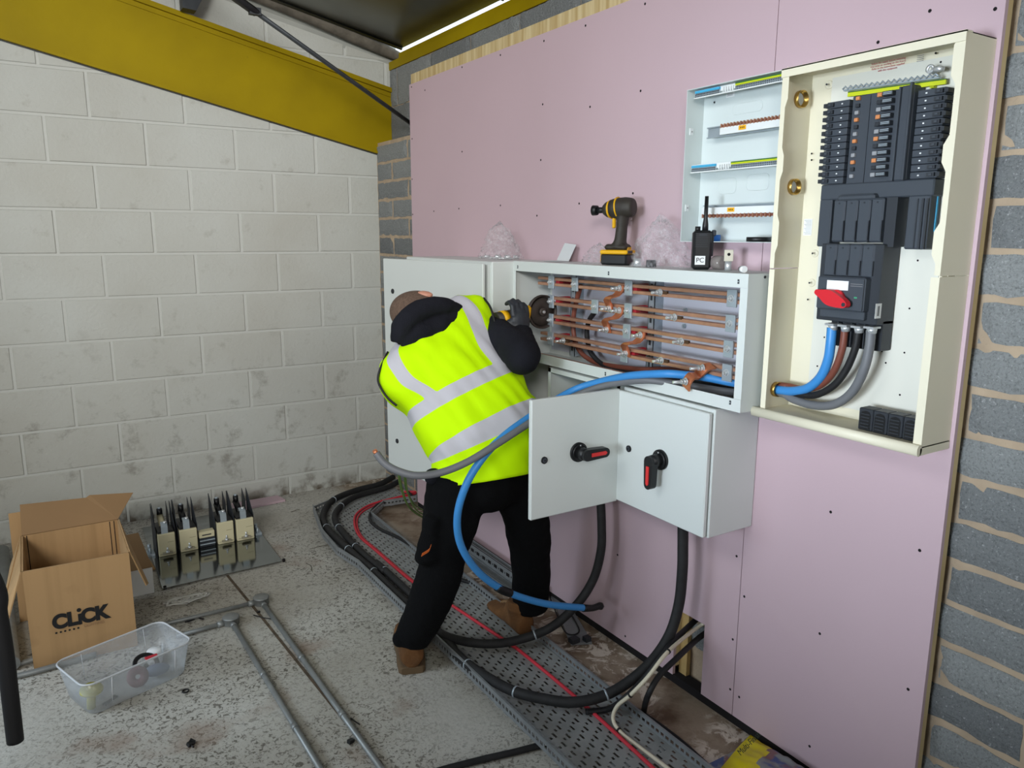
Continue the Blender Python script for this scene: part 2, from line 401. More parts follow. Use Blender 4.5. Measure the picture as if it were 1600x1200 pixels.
# ------------------------------------------------------------------ the setting
# x: to the right (pink boards at x = 0), y: to the far white wall (y = 0), z: up
b = MB(); b.box((-12, -14, -.12), (.4, .25, 0)); o = b.build('floor', fl, at=(0, 0, 0)); tag(o, 'worn light painted concrete floor with dark scuffs', 'floor', kind='structure')
pj = [(-1.167, -.99), (-1.155, -.99), (-1.121, -1.5), (-1.086, -2.1), (-1.038, -2.9), (-1.047, -2.9), (-1.096, -2.1), (-1.132, -1.5)]
b = MB(); b.prism([(x, y, .0004) for x, y in pj], (0, 0, .0012))
o = b.build('trim_1', mat('rusty_floor_joint', (92, 78, 62), rough=.9, var=.5, vscale=30)); tag(o, 'narrow rusty joint line across the floor between the two conduits', 'floor joint', kind='structure')

def rafter_z(x): return 2.07 - .2195 * x     # underside of the yellow rafter on the white wall
def rtop(x): return 2.475 - .222 * x
def roofz(x): return 2.655 + .21 * (.22 - x)
def wob(p, s, a): return Vector((noise.noise(p * s), noise.noise(p * s + Vector((7, 3, 1))), noise.noise(p * s + Vector((1, 9, 4))))) * a
# white blockwork wall, 440 x 215 blocks with 10 mm joints
b = MB(); b.box((-6, .0042, -.1), (.20, .2, 4.1), 1)
for k in range(-1, 18):
    z0 = .118 + .225 * (k - 1); z1 = z0 + .225
    off = -.324 if (k % 2) else -.126
    # rows 1.018-1.243 use -.324
    kk = round((z0 - 1.018) / .225)
    off = -.324 if kk % 2 == 0 else -.124
    for j in range(-3, 14):
        x1 = off - .45 * (j - 1); x0 = x1 - .45
        xa, xb = x0 + .006, min(x1 - .006, .195); za, zb = max(z0 + .006, -.02), z1 - .006
        if xb - xa < .02 or zb - za < .02: continue
        bv = .004; jt = random.uniform(-.0012, .0012)
        vs = [(xa, .02, za), (xb, .02, za), (xb, .02, zb), (xa, .02, zb), (xa, .004, za), (xb, .004, za), (xb, .004, zb), (xa, .004, zb),
              (xa + bv, jt, za + bv), (xb - bv, jt, za + bv), (xb - bv, jt, zb - bv), (xa + bv, jt, zb - bv)]
        b.add(vs, [(0, 1, 5, 4), (1, 2, 6, 5), (2, 3, 7, 6), (3, 0, 4, 7), (4, 5, 9, 8), (5, 6, 10, 9), (6, 7, 11, 10), (7, 4, 8, 11), (8, 9, 10, 11)], 0)
o = b.build('wall_back', [wp, wj], at=(0, 0, 0)); tag(o, 'white painted blockwork wall', 'wall', kind='structure')

# bare grey blockwork wall behind the pink boards (blocks laid flat), buff mortar
def rough_block(b, xf, y0, y1, z0, z1, seed):
    ny = max(2, int((y1 - y0) / .03)); nz = max(2, int((z1 - z0) / .03)); idx = {}; vs = []
    for i in range(ny + 1):
        for k in range(nz + 1):
            y = y0 + (y1 - y0) * i / ny; z = z0 + (z1 - z0) * k / nz
            edge = (i in (0, ny)) or (k in (0, nz)); p = Vector((seed * .37, y, z)); q = wob(p, 34, .0055)
            vs.append((xf + (.007 if edge else 0) + wob(p, 25, .003).x, y + (q.y if edge else 0), z + (q.z if edge else 0))); idx[i, k] = len(vs) - 1
    fs = [(idx[i, k], idx[i, k + 1], idx[i + 1, k + 1], idx[i + 1, k]) for i in range(ny) for k in range(nz)]
    rim = [idx[i, 0] for i in range(ny + 1)] + [idx[ny, k] for k in range(1, nz + 1)] + [idx[i, nz] for i in range(ny - 1, -1, -1)] + [idx[0, k] for k in range(nz - 1, 0, -1)]
    base = len(vs); vs += [(xf + .03, vs[i][1], vs[i][2]) for i in rim]; R = len(rim)
    for i in range(R): fs.append((rim[i], rim[(i + 1) % R], base + (i + 1) % R, base + i))
    b.add(vs, fs, 0)
b = MB(); b.box((.061, -9, -.1), (.35, .012, 2.118), 1); b.box((.161, -9, 2.118), (.35, .012, 2.545), 1)
def mortar_face(x0, y0, y1, z0, z1, s=.035):
    ny = int((y1 - y0) / s); nz = int((z1 - z0) / s)
    vs = [(x0 - abs(noise.noise(Vector((i * .9, k * .9, 3)))) * .009, y0 + (y1 - y0) * i / ny, z0 + (z1 - z0) * k / nz) for i in range(ny + 1) for k in range(nz + 1)]
    b.add(vs, [(i * (nz + 1) + k, i * (nz + 1) + k + 1, (i + 1) * (nz + 1) + k + 1, (i + 1) * (nz + 1) + k) for i in range(ny) for k in range(nz)], 1, True)
mortar_face(.0605, -4.9, -3.45, 0, 2.1); mortar_face(.0605, -.7, 0, 0, 2.1); mortar_face(.0605, -3.0, -2.7, 0, .5)
n = 0
for k in range(0, 20):
    for j in range(0, 13):
        y1 = (-.225 if k % 2 == 1 else 0) - .45 * j + (0.225 if (k % 2 == 1 and False) else 0); y0 = y1 - .45
        segs = [(y0, y1)]
        if k % 2 == 1 and j == 0: segs.append((-.225, 0))
        for ya, yb in segs:
            zt = 2.104 - .1085 * k + .006 * (ya + yb) / 2; n += 1
            if zt < .03 or (-3.4 < ya and yb < -.72 and not (-3.1 < ya < -2.4 and zt < .5)): continue
            rough_block(b, .05, ya + .010, yb - .010, max(zt - .1085 + .010, .002), zt - .006, n)
for k in range(2):
    for j in range(0, 20):
        y1 = (-.10 if k == 1 else -.3) - .45 * (j - 1); y0 = y1 - .45; n += 1
        if y0 > -.02: continue
        rough_block(b, .15, y0 + .005, min(y1 - .005, -.002), 2.122 + .213 * k, 2.33 + .213 * k, n)
o = b.build('wall_right', [gb, gm], at=(.05, 0, 0)); tag(o, 'bare grey concrete blockwork wall with buff mortar', 'wall', kind='structure')

b = MB(); b.box((-4.9, -3.6, -.1), (-4.7, .2, 4)); b.box((-4.9, -8.4, 2.0), (-4.7, -3.6, 4)); b.box((-4.9, -8.4, -.1), (-4.7, -3.6, .9)); b.box((-4.9, -8.4, .9), (-4.7, -4.9, 2.0)); o = b.build('wall_left', wp); tag(o, 'unseen white wall on the left, its opening sized to limit the sky light', 'wall', kind='structure')  # unseen; opening kept small to control how much sky light enters
b = MB(); b.box((-2.4, -8.4, -.1), (.35, -8.2, 4)); b.box((-4.9, -8.4, 2.1), (-2.4, -8.2, 4)); b.box((-4.9, -8.4, -.1), (-3.4, -8.2, 2.1)); o = b.build('wall_front', wp); tag(o, 'unseen white wall behind the viewer, its opening sized to limit the sky light', 'wall', kind='structure')  # unseen; closed except for one gap that lets limited sky light in
# roof lining
b = MB(); xs = [-6, .22]
b.add([(-6, -9, roofz(-6)), (.196, -9, roofz(.196)), (.196, -.10, roofz(.196)), (-6, -.10, roofz(-6))] + [(-6, -9, roofz(-6) + .01), (.196, -9, roofz(.196) + .01), (.196, -.10, roofz(.196) + .01), (-6, -.10, roofz(-6) + .05)],
      [(0, 1, 2, 3), (4, 7, 6, 5), (0, 4, 5, 1), (1, 5, 6, 2), (2, 6, 7, 3), (3, 7, 4, 0)])
for y in (-.11, -1.26, -2.4, -3.6): b.tube([(-6, y, roofz(-6) - .008), (.19, y, roofz(.19) - .008)], .009, 6)
b.box((-6, -.10, 3.9), (.45, .3, 4.1))
o = b.build('ceiling', roofm, at=(0, 0, 2.7)); tag(o, 'dull metallic roof lining sloping down to the right', 'ceiling', kind='structure')
b = MB()
b.add([(-6, -.002, roofz(-6) - .05), (.19, -.002, roofz(.19) - .045), (.19, -.05, roofz(.19) - .01), (-6, -.05, roofz(-6) - .015), (-6, .012, roofz(-6) - .15), (.19, .012, roofz(.19) - .115)],
      [(0, 1, 2, 3), (4, 5, 1, 0)], 0)
o = b.build('trim_2', grn, solid=.004); tag(o, 'pale grey flashing along the top of the white wall', 'flashing', kind='structure')
b = MB(); b.tube([(-1.6, -.055, roofz(-1.6) + .03), (-.9, -.06, roofz(-.9) + .018), (-.45, -.062, roofz(-.45) + .01), (-.1, -.06, roofz(-.1) - .015), (.15, -.05, roofz(.15) - .035), (.24, -.04, roofz(.2) - .045)], [.045, .05, .05, .045, .03, .02], 12, sub=4)
o = b.build('foam_strip', foam); tag(o, 'dirty grey foam filler squeezed between the white wall and the roof', 'foam filler')
# yellow steel: rafter on the white wall, beam under the eaves
b = MB()
def raf(x, zz, y): return (x, y, zz)
X0, X1 = -6.0, .158
def slab(zl, zh, ya, yb, mi=0):
    b.hull8([(X0, ya, zl(X0)), (X1, ya, zl(X1)), (X1, yb, zl(X1)), (X0, yb, zl(X0))], [(X0, ya, zh(X0)), (X1, ya, zh(X1)), (X1, yb, zh(X1)), (X0, yb, zh(X0))], mi)
slab(lambda x: rafter_z(x), lambda x: rtop(x), -.012, .011)
slab(lambda x: rafter_z(x) - .002, lambda x: rafter_z(x) + .012, -.034, -.011)
slab(lambda x: rtop(x) - .026, lambda x: rtop(x), -.04, -.011)
slab(lambda x: rafter_z(x) - .007, lambda x: rafter_z(x) - .002, -.006, .012, 1)
slab(lambda x: rtop(x) - .05, lambda x: rtop(x) - .024, -.02, -.011)
o = b.build('beam', [yelb, dkst], at=(-.9, 0, 2.3)); tag(o, 'wide yellow painted steel rafter sloping down the white wall', 'steel beam', kind='structure')
b = MB(); b.prism([(.152, 0, 2.546), (.152, 0, 2.592), (.185, 0, 2.598), (.185, 0, 2.635), (.285, 0, 2.655), (.285, 0, 2.546)], (0, -9, 0))
o = b.build('beam', yelb); tag(o, 'yellow painted steel eaves beam above the grey blocks', 'steel beam', kind='structure')
# dark bracing bar and bracket
b = MB(); p0 = P(638, 190, 0, .045); p1 = P(398, 18, 1, -.80); d = (p0 - p1)
b.tube([p1 - d * .02, p0 + d * .02], .0135, 6, flat=(1.1, .7)); b.tube([p1 - d * .75, p1 + d * .01], .021, 6, flat=(1.2, .8))
b.obox(p1 , (.05, .03, .03), None)
o = b.build('brace_bar', dkst); tag(o, 'dark grey steel bracing bar running diagonally down to the top of the pink board', 'brace')
b = MB(); q = P(296, 20, 1, -.06)
b.prism([q + X((-.045, 0, .0)), q + X((.02, 0, -.005)), q + X((.07, 0, .09)), q + X((.07, 0, .24)), q + X((-.045, 0, .24))], (0, -.08, 0))
o = b.build('roof_bracket', dkst); tag(o, 'dark steel bracket above the yellow rafter at the top of the photo', 'bracket')

# ------------------------------------------------------------------ pink boards on plywood
YL, YS, YR = -.6115, -3.0115, -3.609; ZB, ZT = .03, 2.356
def board(y0, y1, hole=None):
    b = MB()
    if hole:
        hy0, hy1, hz = hole
        b.prism([(0, y1, ZB), (0, y1, ZT), (0, y0, ZT), (0, y0, ZB), (0, hy0, ZB), (0, hy0, hz), (0, hy1, hz), (0, hy1, ZB)], (.0125, 0, 0))
    else: b.box((0, y0, ZB), (.0125, y1, ZT))
    return b
b1 = board(YS + .0012, YL, (-2.873, -2.735, .287)); o1 = b1.build('plasterboard', pink, at=(0, -1.8, ZB)); tag(o1, 'wide pink plasterboard sheet behind the big grey enclosures, with a hole cut near the floor', 'plasterboard', 'pink plasterboard sheets')
WM[o1.name] = Matrix.Translation(o1.location)
b2 = board(YR, YS - .0012); o2 = b2.build('plasterboard', pink, at=(0, -3.3, ZB)); tag(o2, 'narrow pink plasterboard sheet at the right behind the cream distribution board', 'plasterboard', 'pink plasterboard sheets')
b = MB(); b.box((.0127, YR, .06), (.031, -2.873, 2.41)); b.box((.0127, -2.735, .06), (.031, YL + .004, 2.41)); b.box((.0127, -2.873, .30), (.031, -2.735, 2.41)); b.box((.0127, YR - .001, .03), (.031, YR + .01, .07))
o = b.build('plywood_backing', ply); tag(o, 'plywood backing sheet showing as a pale edge above and beside the pink boards', 'plywood')
b = MB(); b.box((.032, -2.77, .004), (.049, -2.733, .30)); o = b.build('timber_batten', timber); tag(o, 'upright pine batten inside the hole cut in the pink board', 'batten')
b = MB(); b.box((.002, -3.75, .0), (.048, YL, .031)); o = b.build('gap_shade_strip', holem); tag(o, 'black strip painted as the dark gap under the pink boards', 'strip')  # near-black strip stands in for the shade in the gap below the boards
scr = [(1453, 17), (664, 141), (722, 105), (782, 86), (850, 64), (915, 40), (1008, 6), (848, 163), (922, 167), (1001, 142), (722, 237), (845, 250), (989, 302), (905, 318), (839, 337), (782, 321), (717, 326), (678, 330), (643, 136), (644, 217), (644, 280), (645, 335),
       (1555, 14), (1372, 66), (1298, 800), (1437, 860), (1281, 990), (1145, 999), (1163, 932), (1141, 1077), (1155, 1089), (1419, 1077), (1265, 1166), (1151, 869), (965, 867), (977, 994), (833, 918), (1010, 744)]
first = {}
for (u, v) in scr:
    p = P(u, v, 0, 0); par = o1 if p.y > YS else o2
    if par.name not in first:
        b = MB(); b.cyl((-.0006, p.y, p.z), (.006, p.y, p.z), .0042, 10); s = b.build('screw', holem, par); s['label'] = 'black screw head'; first[par.name] = (s, p)
    else:
        s0, q = first[par.name]; s = s0.copy(); COL.objects.link(s); s.location = Vector(s0.location) + (p - q)

# ------------------------------------------------------------------ grey steel enclosures on the boards
def lock(parent, c, ax, r=.011):
    b = MB(); ax = Vector(ax); b.cyl(Vector(c) - ax * .002, Vector(c) + ax * .004, r, 20); b.cyl(Vector(c) + ax * .004, Vector(c) + ax * .005, r * .62, 12, 1)
    b.obox(Vector(c) + ax * .0055, (.004, .004, .006), None, 0)
    o = b.build('lock', [blackp, charcoal], parent); o['label'] = 'round black lock'; return o
# tall enclosure on the left
t = thing('electrical_enclosure', 'large light grey steel enclosure behind the bending worker, its plain door slightly ajar', 'enclosure', (0, -1.54, .465), group='light grey steel enclosures')
D = .30; y0, y1, z0, z1 = -1.943, -1.143, .465, 1.472
b = MB(); b.box((-D + .02, y0, z0), (0, y1, z1), bev=.004); b.box((-D + .006, y0 + .012, z0 + .012), (-D + .03, y1 - .012, z1 - .012)); b.build('body', powder, t)
ph_ = math.radians(7); hp = X((-.306, y0 + .006, 0)); MD = Matrix.Translation(hp) @ Matrix.Rotation(ph_, 4, 'Z')
b = MB(); b.box((-.014, 0, z0 + .004), (.0, .768, z1 - .006), 0, MD, bev=.003); dr = b.build('door', powder, t)
nd = MD.to_3x3() @ X((-1, 0, 0)); pd_ = MD @ X((-.014, 0, 0))
lock(dr, PP(614, 455, pd_, nd), nd); lock(dr, PP(621, 689, pd_, nd), nd)

# busbar chamber
CD = .18; y0, y1, z0, z1 = -3.122, -1.943, 1.092, 1.474
ch = thing('busbar_chamber', 'long open light grey busbar chamber full of copper bars, cover removed', 'busbar chamber', (0, -2.53, z0))
b = MB(); th = .002
b.box((-.003, y0, z0), (0, y1, z1)); b.box((-CD, y0, z1 - th), (-.003, y1, z1)); b.box((-CD, y0, z0), (-.003, y1, z0 + th))
b.box((-CD, y1 - th, z0 + th), (-.003, y1, z1 - th)); b.box((-CD, y0, z0 + th), (-.003, y0 + th, z1 - th)); b.build('body', powder, ch)
b = MB(); b.box((-CD - .0015, y0, z1 - .038), (-CD, y1, z1)); b.box((-CD - .0015, y0, z0), (-CD, y1, z0 + .036))
b.box((-CD - .001, y0, z0 + .0365), (-CD, y0 + .026, z1 - .0385)); b.box((-CD - .001, y1 - .017, z0 + .0365), (-CD, y1, z1 - .0385))
b.build('front_frame', powder, ch)
b = MB()
for (u, v) in ((809, 417), (951, 427), (1154, 440), (946, 584), (1141, 629)):
    p = P(u, v, 0, -CD - .0015); b.box((p.x - .001, p.y - .003, p.z - .006), (p.x + .001, p.y + .003, p.z + .006), 0); b.cyl((p.x - .002, p.y, p.z), (p.x, p.y, p.z), .002, 8, 1)
b.build('cage_nuts', [dkst, zinc], ch)
b = MB(); b.box((-.006, y0 + .01, z0 + .02), (-.0035, y1 - .02, z1 - .02)); b.build('mounting_plate', plate_in, ch)
# side outlet screw
p = P(1195, 433, 1, y0); b = MB(); b.cyl((p.x, y0 - .0015, p.z), (p.x, y0, p.z), .004, 12); b.build('screw', dkst, ch)
BX = -.11; rows = [(1.410, 1.389), (1.337, 1.316), (1.266, 1.244), (1.194, 1.171)]
# slotted support channels
for y in (-2.135, -2.575, -3.03):
    b = MB(); b.box((-.045, y - .040, z0 + .02), (-.006, y - .037, z1 - .015)); b.box((-.045, y - .040, z0 + .02), (-.043, y - .008, z1 - .015)); b.box((-.045, y - .011, z0 + .02), (-.006, y - .008, z1 - .015)); b.box((-.012, y - .008, z0 + .02), (-.006, y + .028, z1 - .015), 0)
    for k in range(9):
        z = z0 + .04 + k * .038; b.box((-.0455, y - .028, z), (-.045, y - .018, z + .018), 1)
    c = b.build('support_channel', [zinc, dkst], ch)
ends = [-2.018, -2.030, -2.035, -2.040]
for i, rw in enumerate(rows):
    for z in rw:
        b = MB(); b.box((BX - .005, -3.10, z - .0055), (BX + .020, ends[i], z + .0055), bev=.001); s = b.build('busbar', copper, ch)
# red insulators and clamps
for i, rw in enumerate(rows):
    zc = sum(rw) / 2
    for y in (-2.135, -2.575, -3.045):
        if y > -3:
            b = MB(); b.box((-.092, y - .012, zc - .016), (-.046, y + .010, zc + .016), bev=.003); b.box((-.112, y - .024, zc - .0045), (-.092, y - .002, zc + .0045)); b.build('insulator', redi, ch)
def clamp(y, z, h=.050, wd=.036):
    b = MB(); b.box((BX - .012, y - wd / 2, z - h / 2), (BX - .0055, y + wd / 2, z + h / 2), bev=.001); c = b.build('clamp_plate', zinc, ch)
    b = MB(); x = BX - .012
    b.cyl((x - .002, y, z), (x, y, z), .0105, 18); b.cyl((x - .009, y, z), (x - .002, y, z), .0078, 6); b.cyl((x - .014, y, z), (x - .009, y, z), .0038, 10); b.build('bolt', steel, c)
for y, z in [(-2.117, 1.398), (-2.267, 1.398), (-2.565, 1.402), (-3.014, 1.399), (-2.116, 1.324), (-2.388, 1.326), (-2.567, 1.326), (-3.014, 1.327), (-2.115, 1.252), (-2.564, 1.256), (-3.012, 1.253), (-2.117, 1.180), (-2.555, 1.174), (-3.012, 1.183)]: clamp(y, z)
def stud(parent, p, L=.022, ax=(-1, 0, 0)):
    ax = Vector(ax).normalized(); p = Vector(p); b = MB()
    b.cyl(p, p + ax * .002, .0115, 18); b.cyl(p + ax * .002, p + ax * .010, .0092, 6); b.cyl(p + ax * .010, p + ax * (.014 + L), .0048, 10); b.cyl(p + ax * .0135, p + ax * .0175, .0075, 6); return b.build('stud_bolt', steel, parent)
for (y, z) in [(-2.199, 1.181), (-2.715, 1.397), (-2.785, 1.324), (-2.819, 1.252), (-2.733, 1.180)]:
    b = MB(); b.box((BX + .0, y - .028, z - .004), (BX + .002, y + .028, z + .004)); b.box((BX - .007, y - .030, z - .005), (BX + .001, y - .004, z + .005), 0)
    c = b.build('tee_bolt_plate', mat('dark_brass', (96, 72, 52), rough=.5, metal=.6), ch); stud(c, (BX - .006, y, z))
def link(pa, pb, name='copper_link', dx=.018, wv=.013, mid=.35):
    pa, pb = Vector(pa), Vector(pb); d = (pb - pa)
    # z-bent flat copper jumper from pa (upper, on its bar) to pb (lower)
    fw = Vector((-dx, 0, 0)); side = Vector((0, 1, 0)).cross(Vector((1, 0, 0)))
    pts = [pa + X((.0, 0, .014)), pa + X((0, 0, -.008)), pa + d * .40 + X((-.008, 0, .004)), pa + d * .52 + X((-.026, 0, .0)), pa + d * .66 + X((-.030, 0, .0)), pb + X((-.006, 0, .006)), pb + X((0, 0, -.016))]
    return pts
def jumper(a, c_, w_=.0165):
    a, c_ = Vector(a), Vector(c_)
    ym = (a.y + c_.y) / 2
    pts = spline([a + X((0, 0, .012)), a + X((-.001, 0, -.004)), a + X((-.012, (c_.y - a.y) * .15, -.022)), Vector((a.x - .026, ym, (a.z + c_.z) / 2 + .004)), c_ + X((-.020, (a.y - c_.y) * .12, .026)), c_ + X((-.003, 0, .006)), c_ + X((0, 0, -.014))], 2)
    b = MB(); b.strip(pts, (0, w_, 0), .0055); o = b.build('copper_link', copper2, ch)
    stud(o, a + X((-.004, .0, .002))); stud(o, c_ + X((-.004, 0, -.004))); return o
L0 = BX - .012
jumper((L0, -2.528, 1.397), (L0, -2.475, 1.330)); jumper((L0, -2.53, 1.322), (L0, -2.465, 1.256))
jumper((L0, -2.64, 1.250), (L0, -2.570, 1.186))
# large bottom link tipping forward out of the chamber
pa = P(1103, 577, 0, -.125); pc = P(1076, 594, 0, -.19)
b = MB(); pts = spline([pa + X((.004, -.024, .014)), pa + X((-.004, -.004, .006)), pa + X((-.016, .012, -.014)), (pa + pc) / 2 + X((-.008, -.004, -.002)), pc + X((.004, -.006, .012)), pc + X((-.002, .004, -.006)), pc + X((-.002, .006, -.026))], 5)
b.strip(pts, X((.003, .016, .006)), .006); o = b.build('copper_link', copper2, ch); stud(o, pa + X((-.008, .004, .004)), .03, (-1, .25, 0)); stud(o, pc + X((-.006, .004, -.004)), .03, (-1, .25, 0))
# loose parts in the chamber: panel lugs on the back
b = MB()
for (u, v) in ((1067, 485), (1065, 510)):
    p = P(u, v, 0, -.02); b.cyl((-.0065, p.y, p.z), (-.012, p.y, p.z), .008, 14); b.cyl((-.012, p.y, p.z), (-.016, p.y, p.z), .004, 8)
b.build('fixing_stud', zinc, ch)
b = MB(); b.box((-.16, -2.56, z0 + .004), (-.10, -1.97, z0 + .010)); b.box((-.12, -2.56, z0 + .004), (-.10, -1.97, z0 + .018)); bb = b.build('copper_bar', copper); tag(bb, 'loose brown copper bar lying on the floor of the busbar chamber, beside the elbow', 'copper bar')

# two isolator cabinets under the chamber
def handle(parent, c, n, up, ang):
    """rotary handle: collar, hub and lever; n = outward normal, ang = lever angle from up"""
    n = Vector(n).normalized(); up = Vector(up).normalized(); sd = n.cross(up); c = Vector(c)
    b = MB(); b.cyl(c, c + n * .008, .032, 28); b.cyl(c + n * .008, c + n * .013, .029, 28, 0, .026); b.cyl(c + n * .012, c + n * .045, .021, 24, 0, .019)
    d = (up * math.cos(ang) + sd * math.sin(ang)); s_ = n.cross(d)
    poly = []
    L, W = .088, .0155
    for k in range(9): a = -PI / 2 + PI * k / 8; poly.append(d * (L - W + math.cos(a) * W) + s_ * math.sin(a) * W)
    for k in range(9): a = PI / 2 + PI * k / 8; poly.append(d * (math.cos(a) * W * 1.2) + s_ * math.sin(a) * W * 1.2)
    b.prism([c + n * .030 + q for q in poly], n * .024)
    h = b.build('handle', blackp, parent); h['label'] = 'black rotary handle'
    b = MB(); W2 = .006
    poly = [d * .014 + s_ * W2, d * (L - .018) + s_ * W2, d * (L - .012), d * (L - .018) - s_ * W2, d * .014 - s_ * W2]
    b.prism([c + n * .0535 + q for q in poly], n * .003); r = b.build('handle_insert', redh, h); r['label'] = 'red insert'
    b = MB(); q = c + d * .0 + n * .0135 + sd * .0 + up * .024; b.cyl(q - n * .002, q + n * .001, .0025, 8); b.build('screw', steel, h)
SD = .19
t = thing('isolator_cabinet', 'square light grey isolator cabinet with closed door and downward red-striped handle', 'cabinet', (0, -2.83, .70), group='light grey steel enclosures')
y0, y1, z0, z1 = -3.040, -2.640, .695, 1.086
b = MB(); b.box((-SD, y0, z0), (0, y1, z1), bev=.003); b.build('body', powder, t)
b = MB(); b.box((-SD - .004, y0 + .02, z0 + .02), (-SD, y1 - .02, z1 - .02)); b.build('door_seal', dkst, t)
b = MB(); b.box((-SD - .02, y0 + .004, z0 + .004), (-SD - .004, y1 - .0, z1 - .010), bev=.003); dr = b.build('door', powder, t)
lock(dr, P(983, 701, 0, -SD - .02), (-1, 0, 0)); handle(dr, P(1033, 718, 0, -SD - .02), (-1, 0, 0), (0, 0, 1), PI)
t = thing('isolator_cabinet', 'light grey isolator cabinet whose door stands open, left of the closed one', 'cabinet', (0, -2.42, .70), group='light grey steel enclosures')
y0, y1 = -2.622, -2.207
b = MB(); th = .002
b.box((-.003, y0, z0), (0, y1, z1)); b.box((-SD, y0, z1 - th), (-.003, y1, z1)); b.box((-SD, y0, z0), (-.003, y1, z0 + th)); b.box((-SD, y1 - th, z0 + th), (-.003, y1, z1 - th)); b.box((-SD, y0, z0 + th), (-.003, y0 + th, z1 - th))
b.box((-SD - .001, y0, z1 - .016), (-SD + .001, y1, z1)); b.box((-SD - .001, y0, z0), (-SD + .001, y1, z0 + .016)); b.box((-SD - .001, y1 - .016, z0), (-SD + .001, y1, z1)); b.box((-SD - .001, y0, z0), (-SD + .001, y0 + .016, z1))
b.build('body', powder, t)
b = MB(); b.box((-.028, y0 + .03, z0 + .03), (-.025, y1 - .03, z1 - .03)); q = P(873, 604, 0, -.03); b.cyl((-.028, q.y, q.z), (-.034, q.y, q.z), .005, 10, 1); b.build('mounting_plate', [powder2, dkst], t)
b = MB(); b.box((-.11, y0 + .10, z0 + .08), (-.028, y1 - .10, z1 - .10), bev=.006); b.build('switch_block', charcoal, t)
# open door, swung ninety degrees about its right edge
hx, fx, yd = -.205, -.556, -2.634
b = MB(); b.box((fx, yd - .008, z0 - .002), (hx, yd + .008, z1 - .006), bev=.003); dr = b.build('door', powder, t)
lock(dr, P(850, 719, 1, yd - .008), (0, -1, 0), .0115); handle(dr, P(903, 706, 1, yd - .008), (0, -1, 0), (0, 0, 1), math.radians(-90))
b = MB(); b.cyl((hx + .004, yd, z0 + .02), (hx + .004, yd, z0 + .07), .005, 10); b.cyl((hx + .004, yd, z1 - .08), (hx + .004, yd, z1 - .03), .005, 10); b.build('hinge', zinc, t)

# ------------------------------------------------------------------ cream distribution board
TD = .12; ty0, ty1, tz0, tz1 = -3.600, -3.140, 1.098, 1.994
tb = thing('distribution_board', 'tall open cream distribution board with charcoal breaker assembly and red switch', 'distribution board', (0, -3.37, tz0))
b = MB(); th = .0022; zs = 1.488
b.box((-.004, ty0, tz0), (-.0005, ty1, tz1))
for za, zb in ((tz0, zs - .001), (zs + .001, tz1)):
    b.box((-TD, ty0, za), (-.004, ty0 + th, zb)); b.box((-TD, ty1 - th, za), (-.004, ty1, zb))
b.box((-TD, ty0, tz1 - th), (-.004, ty1, tz1)); b.box((-TD, ty0, tz0), (-.004, ty1, tz0 + th))
b.build('body', cream, tb)
b = MB(); b.box((-TD - .004, ty0 - .001, tz1 - .020), (-TD, ty1 + .002, tz1 + .001)); b.box((-TD - .004, ty0 - .001, tz1 - .002), (-TD + .02, ty1 + .002, tz1 + .0015)); b.build('top_lip', cream, tb)
# side flanges with the scalloped inner edge
def flange(yo, s, z0, z1, notches, wbase, wbig):
    pts = [(z0, wbase)]
    for zc, dz in notches: pts += [(zc - dz - .02, wbase), (zc - dz, wbig), (zc + dz, wbig), (zc + dz + .02, wbase)]
    pts += [(z1, wbase)]
    b = MB(); poly = [(-TD - .0012, yo, z0)] + [(-TD - .0012, yo + s * w_, z) for z, w_ in pts] + [(-TD - .0012, yo, z1)]
    b.prism(poly, (.0012, 0, 0)); f_ = b.build('side_flange', cream, tb); return f_
flange(ty1, -1, tz0, zs - .002, [], .0165, .022); flange(ty1, -1, zs + .002, tz1 - .02, [(1.58, .03), (1.76, .02), (1.95, .03)], .0135, .0205)
flange(ty0, 1, tz0, zs - .002, [], .020, .02); flange(ty0, 1, zs + .002, tz1 - .02, [(1.56, .025), (1.75, .018), (1.94, .03)], .013, .024)
b = MB(); b.tube([(-TD - .008, ty1 + .018, tz0 - .006), (-TD - .008, ty0 - .001, tz0 - .006)], .0135, 16, flat=(.75, 1)); b.box((-TD - .005, ty0 - .001, tz0 - .018), (-.002, ty1 + .018, tz0 - .0005)); b.build('bottom_lip', cream, tb)
b = MB(); b.box((-.014, ty0 + .062, tz0 + .03), (-.0042, ty1 - .07, tz1 - .02)); b.build('mounting_plate', cream2, tb)
b = MB(); b.box((-.030, ty0 + .045, tz0 + .03), (-.0042, ty0 + .052, tz1 - .02)); b.box((-.030, ty0 + .03, tz0 + .03), (-.0042, ty0 + .034, tz1 - .02)); b.build('rear_rib', cream, tb)
# dimples and holes
dm = [(1292, 132, .011), (1270, 396, .010), (1265, 442, .011)]
for (u, v, r) in dm:
    p = P(u, v, 0, -.0145); b = MB(); b.lathe([(r, 0), (r, .002), (r * .8, .003), (r * .45, .0015), (r * .3, .0005)], (-.014 if p.y < ty1 - .07 else -.0042, p.y, p.z), (-1, 0, 0), 20); b.cyl((-.0145, p.y, p.z), (-.0165, p.y, p.z), .0025, 8, 1); b.build('fixing_dimple', [cream, dkst], tb)
for (u, v) in ((1325, 102), (1462, 83), (1470, 97), (1378, 549), (1413, 551), (1421, 482), (1434, 407), (1288, 527), (1262, 468), (1406, 617), (1384, 567), (1387, 540), (1268, 240), (1268, 250), (1277, 572)):
    p = P(u, v, 0, -.0143); b = MB(); b.cyl((p.x - .0003, p.y, p.z), (p.x + .001, p.y, p.z), .0025, 8); b.build('fixing_hole', holem, tb)
